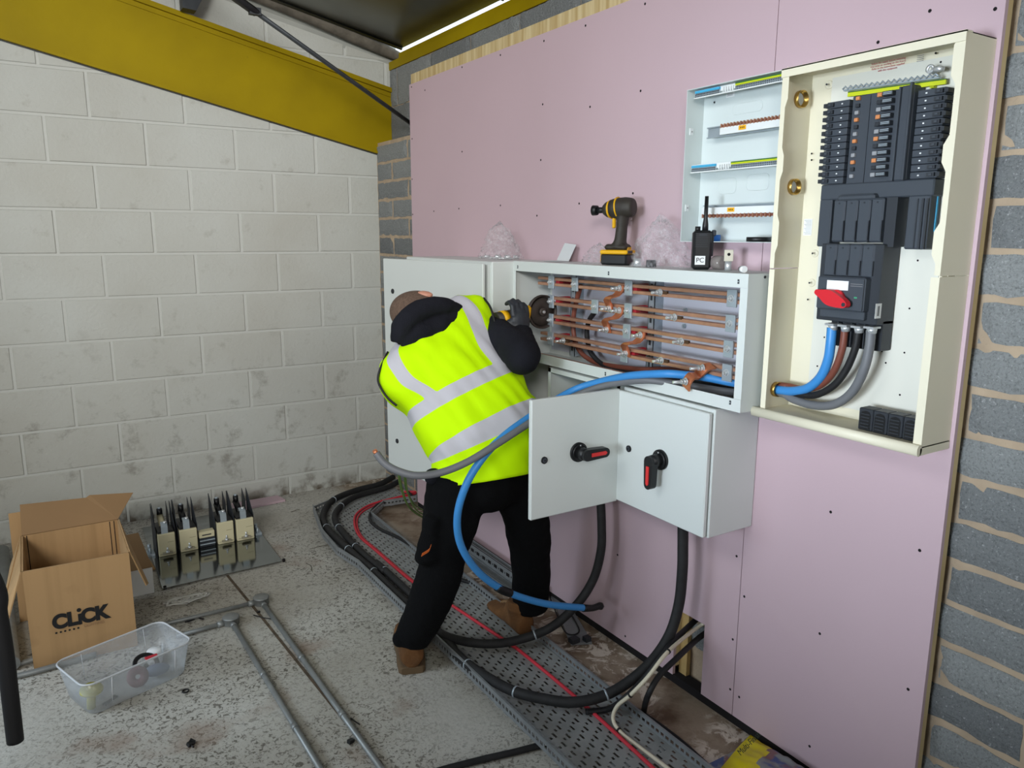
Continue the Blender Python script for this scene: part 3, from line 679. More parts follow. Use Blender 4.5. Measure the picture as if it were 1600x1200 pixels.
def blk(par, name, m, tl, br, xf, xb, bev=.002, lab=None, extra=None):
    a = P(tl[0], tl[1], 0, xf); c = P(br[0], br[1], 0, xf)
    b = MB(); b.box((xf, c.y, c.z), (xb, a.y, a.z), bev=bev)
    if extra: extra(b, a, c)
    o = b.build(name, m, par)
    if lab: o['label'] = lab
    return o, a, c
# way covers: two columns of twelve breaker positions
def column(ya, yb, za, zb, n, side):
    c0 = None
    for k in range(n):
        z1_ = zb - (zb - za) * k / n; z0_ = z1_ - (zb - za) / n; b = MB()
        b.box((-.052, ya, z0_ + .0006), (-.016, yb, z1_ - .0006), 0, bev=.0012)
        yo = yb if side < 0 else ya; s = 1 if side < 0 else -1
        b.box((-.056, yo - s * .002, z0_ + .0035), (-.020, yo + s * .007, z1_ - .0035), 1); b.box((-.058, yo - s * .022, z0_ + .004), (-.052, yo - s * .004, z1_ - .004), 1)
        b.box((-.060, yo - s * .016, z0_ + .006), (-.056, yo - s * .009, z1_ - .006), 0)
        ym = (ya + yb) / 2 - s * .012; zm = (z0_ + z1_) / 2
        b.box((-.0526, ym - .002, zm - .0015), (-.0518, ym + .002, zm + .0015), 2)
        o = b.build('breaker_way', [charcoal, charcoal2, labelw], tb)
column(-3.291, -3.228, 1.705, 1.908, 12, -1)
column(-3.530, -3.466, 1.705, 1.902, 12, 1)
b = MB(); b.box((-.045, -3.425, 1.703), (-.016, -3.295, 1.914), bev=.002); b.box((-.048, -3.345, 1.705), (-.0455, -3.3425, 1.91)); b.build('busbar_cover', charcoal, tb)
b = MB(); b.box((-.062, -3.462, 1.703), (-.016, -3.430, 1.916), bev=.003); b.box((-.072, -3.462, 1.703), (-.062, -3.457, 1.920), bev=.001); b.box((-.069, -3.434, 1.703), (-.062, -3.430, 1.914)); b.build('centre_spine', charcoal, tb)
cols_ = [copper2, charcoal2, zinc]
for k in range(12):
    z = 1.906 - .0168 * k
    m1 = [mat('orange_tab', (206, 134, 84), rough=.5), charcoal2, mat('clear_grey_tab', (150, 152, 156), rough=.4)][k % 3]
    b = MB(); b.box((-.053, -3.318, z - .004), (-.045, -3.308, z + .005), bev=.001); b.build('phase_tab', m1, tb); b = MB(); b.box((-.055, -3.378, z - .0045), (-.045, -3.366, z + .005), bev=.001); b.build('phase_tab', m1, tb)
    b = MB(); b.box((-.060, -3.408, z - .0055), (-.045, -3.382, z + .0055), 1, bev=.001); b.box((-.0625, -3.408, z - .0025), (-.060, -3.386, z - .0005)); b.box((-.0625, -3.408, z + .001), (-.060, -3.386, z + .003)); b.build('stab_clip', [zinc, charcoal2], tb)
# earth bar
pa, pb = P(1318, 138, 0, -.045), P(1468, 117, 0, -.045)
b = MB(); n = 34
zz = [pa.lerp(pb, i / n) + X((-.003, 0, .003 if i % 2 else -.003)) for i in range(n + 1)]
b.tube(zz, .0022, 6); b.hull8([pa + X((0, 0, -.007)), pa + X((.009, 0, -.007)), pb + X((.009, 0, -.007)), pb + X((0, 0, -.007))], [pa + X((0, 0, -.003)), pa + X((.009, 0, -.003)), pb + X((.009, 0, -.003)), pb + X((0, 0, -.003))]); b.build('earth_bar', zinc, tb)
b = MB(); 
for dz0, dz1, mi_ in ((-.020, -.010, 0), (-.0105, -.008, 1)):
    b.hull8([pa + X((.010, -.006, dz0)), pa + X((.016, -.006, dz0)), pb + X((.016, -.010, dz0)), pb + X((.010, -.010, dz0))], [pa + X((.010, -.006, dz1)), pa + X((.016, -.006, dz1)), pb + X((.016, -.010, dz1)), pb + X((.010, -.010, dz1))], mi_)

b.box((-.028, pb.y + .02, pb.z - .022), (-.016, pb.y + .03, pb.z - .01)); b.box((-.028, pa.y - .03, pb.z - .022), (-.016, pa.y - .02, pb.z - .01)); b.build('earth_strip', [ygreen, greens], tb)
b = MB(); q = P(1454, 108, 0, -.055); b.lathe([(.004, 0), (.010, 0), (.010, .003), (.004, .003)], q, (-1, 0, 0), 16, close=True); b.tube([q + X((0, -.008, -.002)), q + X((0, -.022, -.003)), q + X((.002, -.030, -.004))], [.006, .007, .004], 10); b.cyl(q + X((.02, .0, -.006)), q + X((-.004, 0, -.006)), .004, 8); b.build('earth_lug', steel, tb)
# printed notes (grey and red lines)
nt_ = (0, -1, 0); p = P(1388, 94, 0, -.0152)
text('warning_print', 'WARNING', .012, p + X((0, 0, .008)), nt_, (0, 0, 1), greyink, tb)
for k, (s_, wd) in enumerate((('Isolate the supply before removing', .0045), ('any cover or working on this board.', .0045), ('Refer to the instructions supplied', .0045), ('with this equipment', .0045))):
    text('warning_print', s_, .0062, p + X((0, 0, -.002 - .0062 * k)), nt_, (0, 0, 1), redink, tb)
b = MB(); q = P(1438, 90, 0, -.0152); 
for k in range(4): b.box((q.x, q.y - .008, q.z + .004 - k * .004), (q.x + .0005, q.y + .008, q.z + .0052 - k * .004))
b.build('printed_lines', greyink, tb)
q = P(1262, 355, 0, -.0052); b = MB(); b.box((q.x, q.y - .013, q.z - .022), (q.x + .0008, q.y + .013, q.z + .022))
for k in range(11): b.box((q.x - .0003, q.y - .011, q.z + .018 - k * .0036), (q.x, q.y + .011 - (k % 3) * .003, q.z + .0188 - k * .0036), 1)
o = b.build('rating_label', [labelw, greyink], tb); o['label'] = 'white rating label with small print'
# cover frame below the ways
b = MB(); xf = -.062
A = lambda u, v: P(u, v, 0, xf)
yA, yB = -3.236, -3.532
b.box((xf, yB, 1.665), (-.016, yA, 1.704), 0, bev=.003); b.box((xf, -3.272, 1.548), (-.016, yA, 1.668), 0, bev=.003); b.box((xf, yB + .005, 1.545), (-.016, -3.474, 1.668), 0, bev=.003)
b.box((xf - .004, yB + .007, 1.546), (xf, yB + .012, 1.66), 1); b.box((xf - .004, yB + .018, 1.546), (xf, yB + .023, 1.66), 1); b.box((xf - .002, -3.50, 1.548), (xf, -3.497, 1.66), 1)
b.build('cover_frame', [charcoal, charcoal2], tb)
b = MB(); b.box((-.082, -3.40, 1.66), (-.05, -3.30, 1.676), bev=.005); b.build('cover_bridge', charcoal, tb)
xf = -.078
def poles(z0_, z1_, y0_, y1_, xf, n, lab):
    for k in range(n):
        a = y0_ + (y1_ - y0_) * k / n; c = y0_ + (y1_ - y0_) * (k + 1) / n
        b = MB(); b.box((xf, a + .0008, z0_), (-.03, c - .0008, z1_), bev=.004); b.box((xf - .0006, a + .0005, z0_ + .005), (xf + .003, a + .0018, z0_ + (z1_ - z0_) * .5), 1); b.box((xf - .001, (a + c) / 2 - .002, z1_ - .012), (xf + .002, (a + c) / 2 + .002, z1_ - .008), 1); b.build('pole_cover', [charcoal, charcoal2], tb)
poles(1.560, 1.665, -3.425, -3.288, -.078, 4, '')
b = MB(); b.box((-.072, -3.455, 1.55), (-.016, -3.428, 1.665)); b.build('side_cover', charcoal2, tb)
poles(1.475, 1.556, -3.420, -3.282, -.090, 4, '')
b = MB(); b.box((-.086, -3.440, 1.362), (-.016, -3.270, 1.556), bev=.002); b.build('switch_base', charcoal2, tb)
# main switch
b = MB(); b.box((-.110, -3.416, 1.392), (-.03, -3.283, 1.476), bev=.004); b.box((-.100, -3.414, 1.372), (-.03, -3.290, 1.394), bev=.002); b.box((-.1115, -3.414, 1.396), (-.109, -3.411, 1.47)); ms = b.build('main_switch', charcoal, tb)
b = MB(); b.box((-.1108, -3.372, 1.443), (-.1098, -3.312, 1.466)); b.build('switch_label', labelw, ms)
for z in (1.459, 1.454): 
    b = MB(); b.box((-.1106, -3.410, z), (-.1098, -3.378, z + .0016)); b.build('printed_lines', greyink, ms)
q = P(1303, 466, 0, -.125)
b = MB(); b.cyl((-.108, q.y, q.z), (-.124, q.y, q.z), .021, 24)
d = Vector((0, math.cos(math.radians(18)), math.sin(math.radians(18)))); s_ = Vector((0, -d.z, d.y))
poly = [d * .047 + s_ * .005, d * .036 + s_ * .009, d * .012 + s_ * .018, d * -.008 + s_ * .017, d * -.042 + s_ * .008, d * -.044 - s_ * .007, d * -.012 - s_ * .017, d * .010 - s_ * .018, d * .030 - s_ * .010, d * .047 - s_ * .005]
poly = spline(poly, 3, True); b.prism([Vector((-.122, q.y, q.z)) + v for v in poly], (-.018, 0, 0)); o = b.build('switch_handle', redp, ms); o['label'] = 'red rotary switch handle'
b = MB(); e = q - d * .040; b.cyl((-.1205, e.y, e.z), (-.142, e.y, e.z), .005, 10); b.build('handle_lock', charcoal2, ms)
b = MB(); b.box((-.1106, -3.398, 1.425), (-.1098, -3.390, 1.429)); b.build('indicator', mat('green_mark', (60, 150, 110)), ms)
yy = -3.4405; q1 = P(1372, 486, 1, yy); b = MB(); b.box((q1.x - .012, yy - .0006, q1.z - .018), (q1.x + .012, yy, q1.z + .018)); b.box((q1.x - .004, yy - .001, q1.z - .012), (q1.x + .004, yy - .0006, q1.z + .012), 1); o = b.build('side_label', [labelw, greyink], tb)
# lugs under the switch
lug_px = [(1300, 507), (1320, 509), (1341, 511), (1361, 512)]
lx = -.092
for (u, v) in lug_px:
    q = P(u, v, 0, lx); b = MB(); b.box((lx - .012, q.y - .013, q.z - .002), (lx + .02, q.y + .013, q.z + .003)); b.tube([q + X((.004, 0, .001)), q + X((.006, 0, -.014))], [.013, .0105], 14); b.build('cable_lug', steel, tb)
b = MB(); b.box((-.060, -3.44, 1.296), (-.016, -3.298, 1.372), bev=.002)
for y in (-3.33, -3.368, -3.404): b.box((-.078, y - .0015, 1.30), (-.06, y + .0015, 1.372), bev=0)
b.build('terminal_shroud', charcoal2, tb)
# blue neutral marker strip
b = MB(); a = P(1465, 291, 0, -.036); c = P(1459, 362, 0, -.036); b.box((-.036, a.y - .0035, c.z), (-.0305, a.y + .0035, a.z))
for k in range(14): z = c.z + .004 + (a.z - c.z - .008) * k / 13; b.box((-.0364, a.y - .001, z - .001), (-.036, a.y + .001, z + .001), 1)
b.build('neutral_strip', [bluestrip, mat('dark_blue', (30, 90, 130))], tb)
# brass bushes in the left side wall
for (u, v, r) in ((1251, 155, .022), (1240, 292, .021), (1213, 608, .021)):
    q = P(u, v, 1, ty1 - .006); b = MB(); b.lathe([(r * .72, -.002), (r, -.002), (r, .012), (r * .93, .012), (r * .93, .004), (r * .72, .004)], (q.x, ty1 - .003, q.z), (0, -1, 0), 32, close=True); o = b.build('brass_bush', brass, tb)
    b = MB(); b.cyl((q.x, ty1 - .0025, q.z), (q.x, ty1 - .003, q.z), r * .72, 24); b.build('bush_opening', mat('pale_opening', (196, 204, 206)) if v < 400 else dkst, tb)
BUSH = P(1213, 608, 1, ty1 - .006)
# spare terminal shroud standing in the bottom of the board
sx = -.092; a = P(1343, 632, 0, sx); c = P(1434, 682, 0, sx)
t = thing('terminal_cover', 'black four-pole terminal cover lying in the bottom right corner of the cream board', 'terminal cover', (-.07, (a.y + c.y) / 2, tz0 + .0025))
n = 4; z0_, z1_ = tz0 + .0026, tz0 + .058
for k in range(n):
    y1_ = a.y + (c.y - a.y) * k / n; y0_ = a.y + (c.y - a.y) * (k + 1) / n
    b = MB(); b.box((sx, y0_ + .0006, z0_), (-.052, y1_ - .0006, z1_), 0, bev=.002)
    ym = (y0_ + y1_) / 2; hw = (y1_ - y0_) * .36
    poly = [(sx - .001, ym - hw, z0_ + .004), (sx - .001, ym + hw, z0_ + .004), (sx - .001, ym + hw, z1_ - .016)] + [(sx - .001, ym + hw * math.cos(q_), z1_ - .016 + .011 * math.sin(q_)) for q_ in (PI / 4, PI / 2, 3 * PI / 4)] + [(sx - .001, ym - hw, z1_ - .016)]
    b.prism(poly, (.0015, 0, 0), 1)
    for j in range(5): b.box((sx - .0025, ym - hw * .8, z0_ + .008 + j * .008), (sx - .001, ym + hw * .8, z0_ + .0105 + j * .008), 0)
    b.build('pole_module', [charcoal2, blackp], t)

# ------------------------------------------------------------------ small white consumer unit
ux = .075; uy0, uy1, uz0, uz1 = -3.136, -2.752, 1.556, 2.006
cu = thing('consumer_unit', 'open white three-row consumer unit on the pink board behind the radio', 'consumer unit', (0, -2.94, uz0))
b = MB(); th = .002
b.box((-.003, uy0, uz0), (-.0005, uy1, uz1)); b.box((-ux, uy0, uz1 - th), (-.003, uy1, uz1)); b.box((-ux, uy0, uz0), (-.003, uy1, uz0 + th)); b.box((-ux, uy1 - th, uz0 + th), (-.003, uy1, uz1 - th)); b.box((-ux, uy0, uz0 + th), (-.003, uy0 + th, uz1 - th))
b.build('body', whitemetal, cu)
for (u, v) in ((1081, 206), (1074, 325)):
    q = P(u, v, 1, uy1 - .004); b = MB(); b.box((q.x - .008, uy1 - .0045, q.z - .010), (q.x + .006, uy1 - .002, q.z + .010)); b.cyl((q.x, uy1 - .0055, q.z), (q.x, uy1 - .0045, q.z), .002, 8, 1); b.build('side_clip', [whitep, greyink], cu)
def trow(z, par):
    x = -.062
    b = MB(); b.box((x + .004, uy0 + .004, z - .004), (-.02, uy1 - .016, z + .010)); b.box((x - .004, uy0 + .004, z - .014), (x + .004, uy1 - .02, z - .011)); b.build('terminal_carrier', whitep, par)
    yb0, yb1 = uy1 - .118, uy1 - .022
    b = MB(); b.box((x - .002, yb0, z + .001), (x + .006, yb1, z + .008)); b.build('neutral_marker', bluestrip, par)
    b = MB(); b.box((x - .001, yb0, z - .011), (x + .004, yb1, z), 0)
    for k in range(16): y = yb0 + .003 + k * (yb1 - yb0 - .006) / 15; b.cyl((x - .002, y, z - .003), (x - .0005, y, z - .003), .0022, 6, 1); b.box((x - .0016, y - .0015, z - .010), (x - .001, y + .0015, z - .0065), 1)
    b.build('neutral_terminals', [zinc, dkst], par)
    ye0, ye1 = uy0 + .010, uy1 - .178
    b = MB(); b.box((x - .002, ye0, z + .0055), (x + .006, ye1, z + .009), 0); b.box((x - .002, ye0, z + .001), (x + .006, ye1, z + .0055), 1); b.build('earth_marker', [greens, ygreen], par)
    b = MB(); b.box((x - .001, ye0, z - .011), (x + .004, ye1, z), 0)
    for k in range(32): y = ye0 + .003 + k * (ye1 - ye0 - .006) / 31; b.cyl((x - .002, y, z - .003), (x - .0005, y, z - .003), .0021, 6, 1); b.box((x - .0016, y - .0013, z - .010), (x - .001, y + .0013, z - .0065), 1)
    b.build('earth_terminals', [zinc, dkst], par)
    b = MB()
    for k in range(5): y = uy1 - .132 - k * .009; b.box((x - .001, y - .0015, z - .010), (x + .003, y + .0015, z + .004))
    b.build('spacer_fins', whitep, par)
trow(1.992, cu); trow(1.776, cu)
def dinrow(z, s, par):
    b = MB(); b.box((-.040, uy0 + .004, z - .016), (-.034, uy1 - .055, z - .0125)); b.box((-.040, uy0 + .004, z + .0125), (-.034, uy1 - .055, z + .016)); b.box((-.034, uy0 + .004, z - .013), (-.031, uy1 - .055, z + .013)); b.build('din_rail', zinc, par)
    y1_ = uy1 - .118 if s > 0 else uy1 - .062
    b = MB(); b.box((-.052, uy0 + .003, z - .012), (-.038, y1_, z + .008 * 1)); b.build('busbar_shield', whitep, par)
    b = MB(); zc = z + .0125 if s > 0 else z - .0165
    b.box((-.048, uy0 + .003, zc - .0035), (-.040, y1_, zc + .0035), 0)
    n = 22
    for k in range(n):
        y = uy0 + .006 + (y1_ - uy0 - .010) * k / (n - 1); b.box((-.0535, y - .0016, zc - .006), (-.047, y + .0016, zc + .006), 1)
    b.build('comb_busbar', [brown, copper], par)
    q = -2.955 if s > 0 else -2.93
    b = MB(); b.box((-.0535, q - .013, z - .006), (-.0518, q + .013, z + .006)); 
    for k in range(3): b.box((-.0538, q - .008 + k * .006, z - .002), (-.0535, q - .005 + k * .006, z + .002), 1)
    b.build('warning_tag', [orange, blackink], par)
dinrow(1.878, 1, cu); dinrow(1.650, -1, cu)
q = P(1141, 145, 0, -.0045); b = MB(); b.box((-.0038, q.y - .016, q.z - .012), (-.003, q.y + .016, q.z + .012)); b.box((-.0042, q.y - .016, q.z + .008), (-.0038, q.y + .014, q.z + .012), 1)
for k in range(4): b.box((-.0042, q.y - .010, q.z - .008 + k * .004), (-.0038, q.y + .012, q.z - .007 + k * .004), 2)
b.build('small_label', [labelw, blackink, greyink], cu)
q = P(1117, 160, 0, -.004); b = MB(); b.lathe([(.010, 0), (.008, .002), (.004, .003)], (-.003, q.y, q.z), (-1, 0, 0), 16); b.cyl((-.005, q.y, q.z), (-.007, q.y, q.z), .003, 8, 1); b.build('fixing_screw', [whitemetal, dkst], cu)
def knock(y0_, y1_, z0_, z1_):
    pts = []; r = .012
    for cx, cz, a0 in ((y1_ - r, z1_ - r, 0), (y0_ + r, z1_ - r, 1), (y0_ + r, z0_ + r, 2), (y1_ - r, z0_ + r, 3)):
        for k in range(4): a = (a0 + k / 3) * PI / 2; pts.append((-.0032, cx + math.cos(a) * r, cz + math.sin(a) * r))
    b = MB(); b.tube(pts, .0009, 5, closed=True, cap=False); b.build('knockout', whitemetal, cu)
knock(-2.90, -2.83, 1.70, 1.745); knock(-3.02, -2.94, 1.705, 1.75); knock(-2.98, -2.87, 1.925, 1.955)
# tape rolls on the bottom of the consumer unit
def ringroll(name, c, r, h, m, label, ri=.6):
    b = MB(); b.lathe([(r * ri, 0), (r, 0), (r, h), (r * ri, h)], c, (0, 0, 1), 32, close=True); o = b.build(name, m); return tag(o, label, 'tape')
ringroll('tape_roll', (-.048, -3.035, uz0 + .0025), .034, .013, blackp, 'black tape roll lying in the bottom of the white consumer unit')
ringroll('tape_roll', (-.036, -2.84, uz0 + .0025), .030, .019, mat('blue_tape', (32, 104, 190), rough=.5), 'blue tape roll mostly hidden behind the radio')

# ------------------------------------------------------------------ the four fat cables from the cream board through the chamber
def cable(name, label, pts, r, m, sub=6, n=14, cat='cable', group=None, kids=None, flat=None):
    b = MB(); b.tube(pts, r, n, sub=sub, flat=flat); o = b.build(name, m); tag(o, label, cat, group); return o
def pth(lst, ax, val): return [P(u, v, ax, val) for u, v in lst]
G4 = 'fat single-core cables from the cream board'
bx = BUSH; yb = bx.y
blue_pts = [P(1300, 512, 0, -.086), P(1298, 535, 0, -.088), P(1294, 562, 0, -.085), P(1283, 588, 0, -.08), P(1263, 606, 0, -.072), P(1240, 611, 0, -.066), X((bx.x, yb, bx.z)) + X((.002, 0, -.002)), P(1152, 599, 0, -.075),
    P(1105, 590, 0, -.12), P(1070, 586, 0, -.165), P(1038, 584, 0, -.20), P(985, 587, 0, -.222), P(940, 596, 0, -.24), P(900, 608, 1, -2.50), P(862, 629, 1, -2.49), P(830, 650, 1, -2.50), P(790, 679, 1, -2.52), P(757, 712, 1, -2.53), P(731, 752, 1, -2.52), P(716, 797, 1, -2.50),
    P(716, 837, 1, -2.48), P(729, 870, 1, -2.47), P(753, 899, 1, -2.46), P(785, 921, 1, -2.45), P(820, 935, 1, -2.45), P(862, 945, 1, -2.45), P(916, 950, 1, -2.45)]
o = cable('power_cable', 'thick blue cable looping out of the busbar chamber in front of the worker', blue_pts, .0125, blue, group=G4); WM[o.name] = Matrix.Translation(o.location)
b = MB(); b.tube([P(776, 917, 1, -2.45), P(787, 923, 1, -2.45), P(798, 927, 1, -2.45)], .0148, 14, sub=3); k = b.build('tape_wrap', blackp, o)
b = MB(); b.tube([P(911, 950, 1, -2.45), P(926, 950, 1, -2.45), P(938, 946, 1, -2.45)], [.0145, .012, .013], 12, sub=3); b.ball(P(938, 947, 1, -2.45), .015, 8); k = b.build('tape_end', blackp, o)
grey_pts = [P(1361, 515, 0, -.086), P(1358, 545, 0, -.088), P(1349, 580, 0, -.088), P(1331, 613, 0, -.08), P(1303, 632, 0, -.076), P(1270, 633, 0, -.07), P(1238, 623, 0, -.062), X((bx.x + .008, yb, bx.z - .010)), P(1150, 613, 0, -.055),
    P(1090, 605, 0, -.11), P(1045, 598, 0, -.165), P(1008, 594, 0, -.205), P(955, 600, 0, -.235), P(905, 616, 1, -2.53), P(862, 638, 1, -2.53), P(815, 669, 1, -2.54), P(770, 698, 1, -2.55), P(730, 722, 1, -2.54), P(690, 738, 1, -2.52), P(652, 743, 1, -2.5), P(622, 736, 1, -2.47), P(601, 724, 1, -2.44), P(588, 708, 1, -2.42)]
o = cable('power_cable', 'thick grey cable sweeping left from the busbar chamber across the worker to a bare end', grey_pts, .0115, greyc, group=G4); WM[o.name] = Matrix.Translation(o.location)
b = MB(); b.tube([P(589, 709, 1, -2.42), P(585, 704, 1, -2.42)], .0075, 12); k = b.build('bare_end', copper2, o)
brown_pts = [P(1320, 514, 0, -.084), P(1316, 545, 0, -.084), P(1303, 580, 0, -.078), P(1282, 602, 0, -.068), P(1255, 608, 0, -.060), P(1234, 604, 0, -.052), X((bx.x + .012, yb, bx.z + .010)), P(1150, 592, 0, -.035), P(1052, 578, 0, -.04), P(1000, 577, 0, -.045), P(957, 572, 0, -.05), P(930, 566, 0, -.055), P(909, 552, 0, -.06), P(898, 530, 0, -.07), P(896, 497, 0, -.07), P(902, 466, 0, -.075), P(908, 446, 0, -.082)]
cable('power_cable', 'brown cable rising behind the copper bars to the top bar', brown_pts, .0092, brown, group=G4)
black_pts = [P(1341, 516, 0, -.084), P(1336, 545, 0, -.084), P(1322, 578, 0, -.08), P(1302, 603, 0, -.078), P(1275, 617, 0, -.072), P(1248, 616, 0, -.064), X((bx.x + .014, yb, bx.z - .001)), P(1150, 604, 0, -.035), P(1060, 590, 0, -.04), P(1000, 583, 0, -.045), P(962, 578, 0, -.05), P(938, 567, 0, -.055), P(922, 548, 0, -.06), P(917, 520, 0, -.068), P(921, 500, 0, -.072), P(932, 485, 0, -.082)]
cable('power_cable', 'black cable curving behind the copper bars to the second bar', black_pts, .0092, black, group=G4)

# ------------------------------------------------------------------ perforated cable tray on the floor
TZ = .028
def in_poly(x, y, poly):
    c = False; j = len(poly) - 1
    for i in range(len(poly)):
        xi, yi = poly[i]; xj, yj = poly[j]
        if (yi > y) != (yj > y) and x < (xj - xi) * (y - yi) / (yj - yi) + xi: c = not c
        j = i
    return c
def dp(u, v, z=.05): p = P(u, v, 2, z); return (p.x, p.y)
o0 = (-.622, -3.25); o1_ = (-.632, -1.3); o2_ = dp(490, 790); o3_ = dp(545, 770); o4_ = (-.02, -.145)
i0 = (-.280, -3.25); i1 = (-.268, -1.6); i2 = dp(652, 862); i3 = dp(580, 803.5); i4 = dp(599.5, 785.5); i5 = (.0, -.60)
om = [dp(527, 855, .07), dp(503, 827, .07)]; o2_ = dp(489, 789, .07)
deck = [o0, o1_] + om + [o2_, o3_, o4_, i5, i4, i3, i2, i1, i0]
tray = thing('cable_tray', 'long perforated grey metal cable tray running along the floor beside the pink wall', 'cable tray', (-.45, -2.0, 0))
cx_, cy_ = .0088, .0125
vs, fs = [], []; ids = {}
def vid(i, k):
    if (i, k) not in ids: ids[i, k] = len(vs); vs.append((-.70 + i * cx_, -3.25 + k * cy_, TZ))
    return ids[i, k]
NI, NK = int(.75 / cx_), int(3.2 / cy_)
for i in range(NI):
    for k in range(NK):
        x = -.70 + (i + .5) * cx_; y = -3.25 + (k + .5) * cy_
        if not in_poly(x, y, deck): continue
        m4 = i % 4; ph = k + (0 if (i // 4) % 2 == 0 else 2)
        if m4 == 0 and ph % 4 in (0, 1): continue      # long slots
        if m4 == 2 and (k + (i // 4) * 2) % 4 == 2: continue
        fs.append((vid(i, k), vid(i + 1, k), vid(i + 1, k + 1), vid(i, k + 1)))
b = MB(); b.add(vs, fs); b.build('perforated_deck', galvf, tray, solid=.0015)
def wallstrip(line, h, name, slots=True):
    b = MB(); line = [Vector((x, y, 0)) for x, y in line]
    for a, c in zip(line[:-1], line[1:]):
        L = (c - a).length; d = (c - a) / L; n_ = max(1, int(L / .0125)); nn_ = Vector((-d.y, d.x, 0)) * .0012
        # bottom band, slotted band, top band
        def bx_(s0, s1, z0, z1): p = a + d * s0; q = a + d * s1; b.hull8([p - nn_ + X((0, 0, z0)), q - nn_ + X((0, 0, z0)), q + nn_ + X((0, 0, z0)), p + nn_ + X((0, 0, z0))], [p - nn_ + X((0, 0, z1)), q - nn_ + X((0, 0, z1)), q + nn_ + X((0, 0, z1)), p + nn_ + X((0, 0, z1))])
        bx_(0, L, TZ - .0008, TZ + h * .3); bx_(0, L, TZ + h * .62, TZ + h)
        k = 0; s = 0
        while s < L:
            bx_(s, min(s + .008, L), TZ + h * .3, TZ + h * .62); s += .022
    # return lip
        p, q = a + X((0, 0, TZ + h)), c + X((0, 0, TZ + h)); w_ = Vector((-d.y, d.x, 0)) * .0035
        b.hull8([p - w_, q - w_, q + w_, p + w_], [p - w_ + X((0, 0, .002)), q - w_ + X((0, 0, .002)), q + w_ + X((0, 0, .002)), p + w_ + X((0, 0, .002))])
    return b.build(name, galv, tray)
wallstrip([o0, o1_] + om + [o2_], .042, 'side_flange'); wallstrip([o2_, o3_], .03, 'side_flange'); wallstrip([i5, i4, i3, i2, i1, i0], .035, 'side_flange')
for y in (-3.0, -2.2, -1.4, -.7): b = MB(); b.box((-.60, y - .02, 0), (-.30, y + .02, TZ - .002)); b.build('support_bracket', galv, tray)

GT = 'fat black cables in the tray'
def fl_(lst, z): return [P(u, v, 2, z) for u, v in lst]
zc = TZ + .021
A_pts = [X((.040, -.16, zc))] + fl_([(592, 757), (557, 766), (521, 781), (506, 801), (510, 824), (544, 858), (584, 893)], zc) + [X((-.600, -1.35, zc)), X((-.600, -1.8, zc)), X((-.600, -2.15, zc + .002)), P(712, 1020, 2, zc + .004), P(742, 1046, 2, zc + .012), P(798, 1078, 2, zc + .03), P(850, 1092, 2, zc + .034), P(900, 1097, 2, zc + .038),
    P(955, 1082, 1, -2.80), P(1008, 1044, 1, -2.84), P(1043, 998, 1, -2.85), P(1060, 948, 1, -2.85), P(1066, 895, 0, -.10), P(1067, 850, 0, -.10), P(1067, 815, 0, -.10)]
def ties(o, pts, px, z_or, r):
    pass
A = cable('armoured_cable', 'thick black cable dropping from the closed isolator cabinet into the floor tray', A_pts, .0175, blackdusty, sub=7, n=16, group=GT); WM[A.name] = Matrix.Translation(A.location)
B_pts = [X((.038, -.26, zc))] + fl_([(603, 762),  (553, 777), (528, 796), (524, 814), (541, 838), (568, 866), (601, 893)], zc) + [X((-.552, -1.35, zc)), X((-.550, -1.7, zc)), X((-.556, -1.88, zc + .002)), P(682, 985, 2, zc + .012), P(716, 1000, 2, zc + .022), P(760, 1006, 2, zc + .030), P(805, 1001, 1, -2.31), P(858, 982, 1, -2.36), P(900, 946, 1, -2.40), P(927, 905, 1, -2.42), P(939, 860, 0, -.10), P(940, 820, 0, -.10), P(938, 772, 0, -.10)]
Bc = cable('armoured_cable', 'thick black cable dropping behind the open cabinet door into the floor tray by the boot', B_pts, .0165, blackdusty, sub=7, n=16, group=GT); WM[Bc.name] = Matrix.Translation(Bc.location)
def tie(par, pts, target, r, m=zinc):
    sp = spline([Vector(p) for p in pts], 7); t = Vector(target); i = min(range(1, len(sp) - 1), key=lambda k: (sp[k] - t).length)
    d = (sp[i + 1] - sp[i - 1]).normalized(); b = MB(); b.lathe([(r + .0002, -.003), (r + .002, -.003), (r + .002, .003), (r + .0002, .003)], sp[i], d, 20, close=True); b.build('cable_tie', m, par)
for (u, v) in ((521, 781), (512, 826), (546, 858), (583, 893), (735, 1040), (816, 1083), (945, 1091)): tie(A, A_pts, P(u, v, 2, zc), .0175)
for (u, v) in ((537, 790), (526, 824), (553, 856), (600, 890), (838, 992)): tie(Bc, B_pts, P(u, v, 2, zc), .0165)
rz_ = TZ + .007
cable('earth_cable', 'red cable running along the middle of the floor tray', [X((.0, -.42, rz_))] + fl_([(650, 769), (617, 778), (580, 788), (558, 802), (554, 818), (562, 838), (587, 860), (647, 911), (700, 942), (792, 1003), (816, 1020), (900, 1090), (1016, 1196), (1060, 1240)], rz_), .0062, redc)
cable('earth_cable', 'second thin red cable lying hard against the first in the tray, seen at the bend', [X((.0, -.43, rz_))] + fl_([(650, 771), (619, 780), (583, 790.5), (562, 804), (558, 820), (566, 839), (590, 860), (650, 911), (704, 944)], rz_ - .002), .0045, redc)
cable('black_cable', 'thin black cable following the inner edge of the tray bend', [X((.0, -.48, .05))] + fl_([(640, 778), (596, 786), (580, 800), (579, 814), (594, 827), (624, 841), (655, 861), (700, 898)], .05) + [X((-.25, -1.75, .03)), X((-.24, -2.0, .012))], .0085, black)
z_ = .012
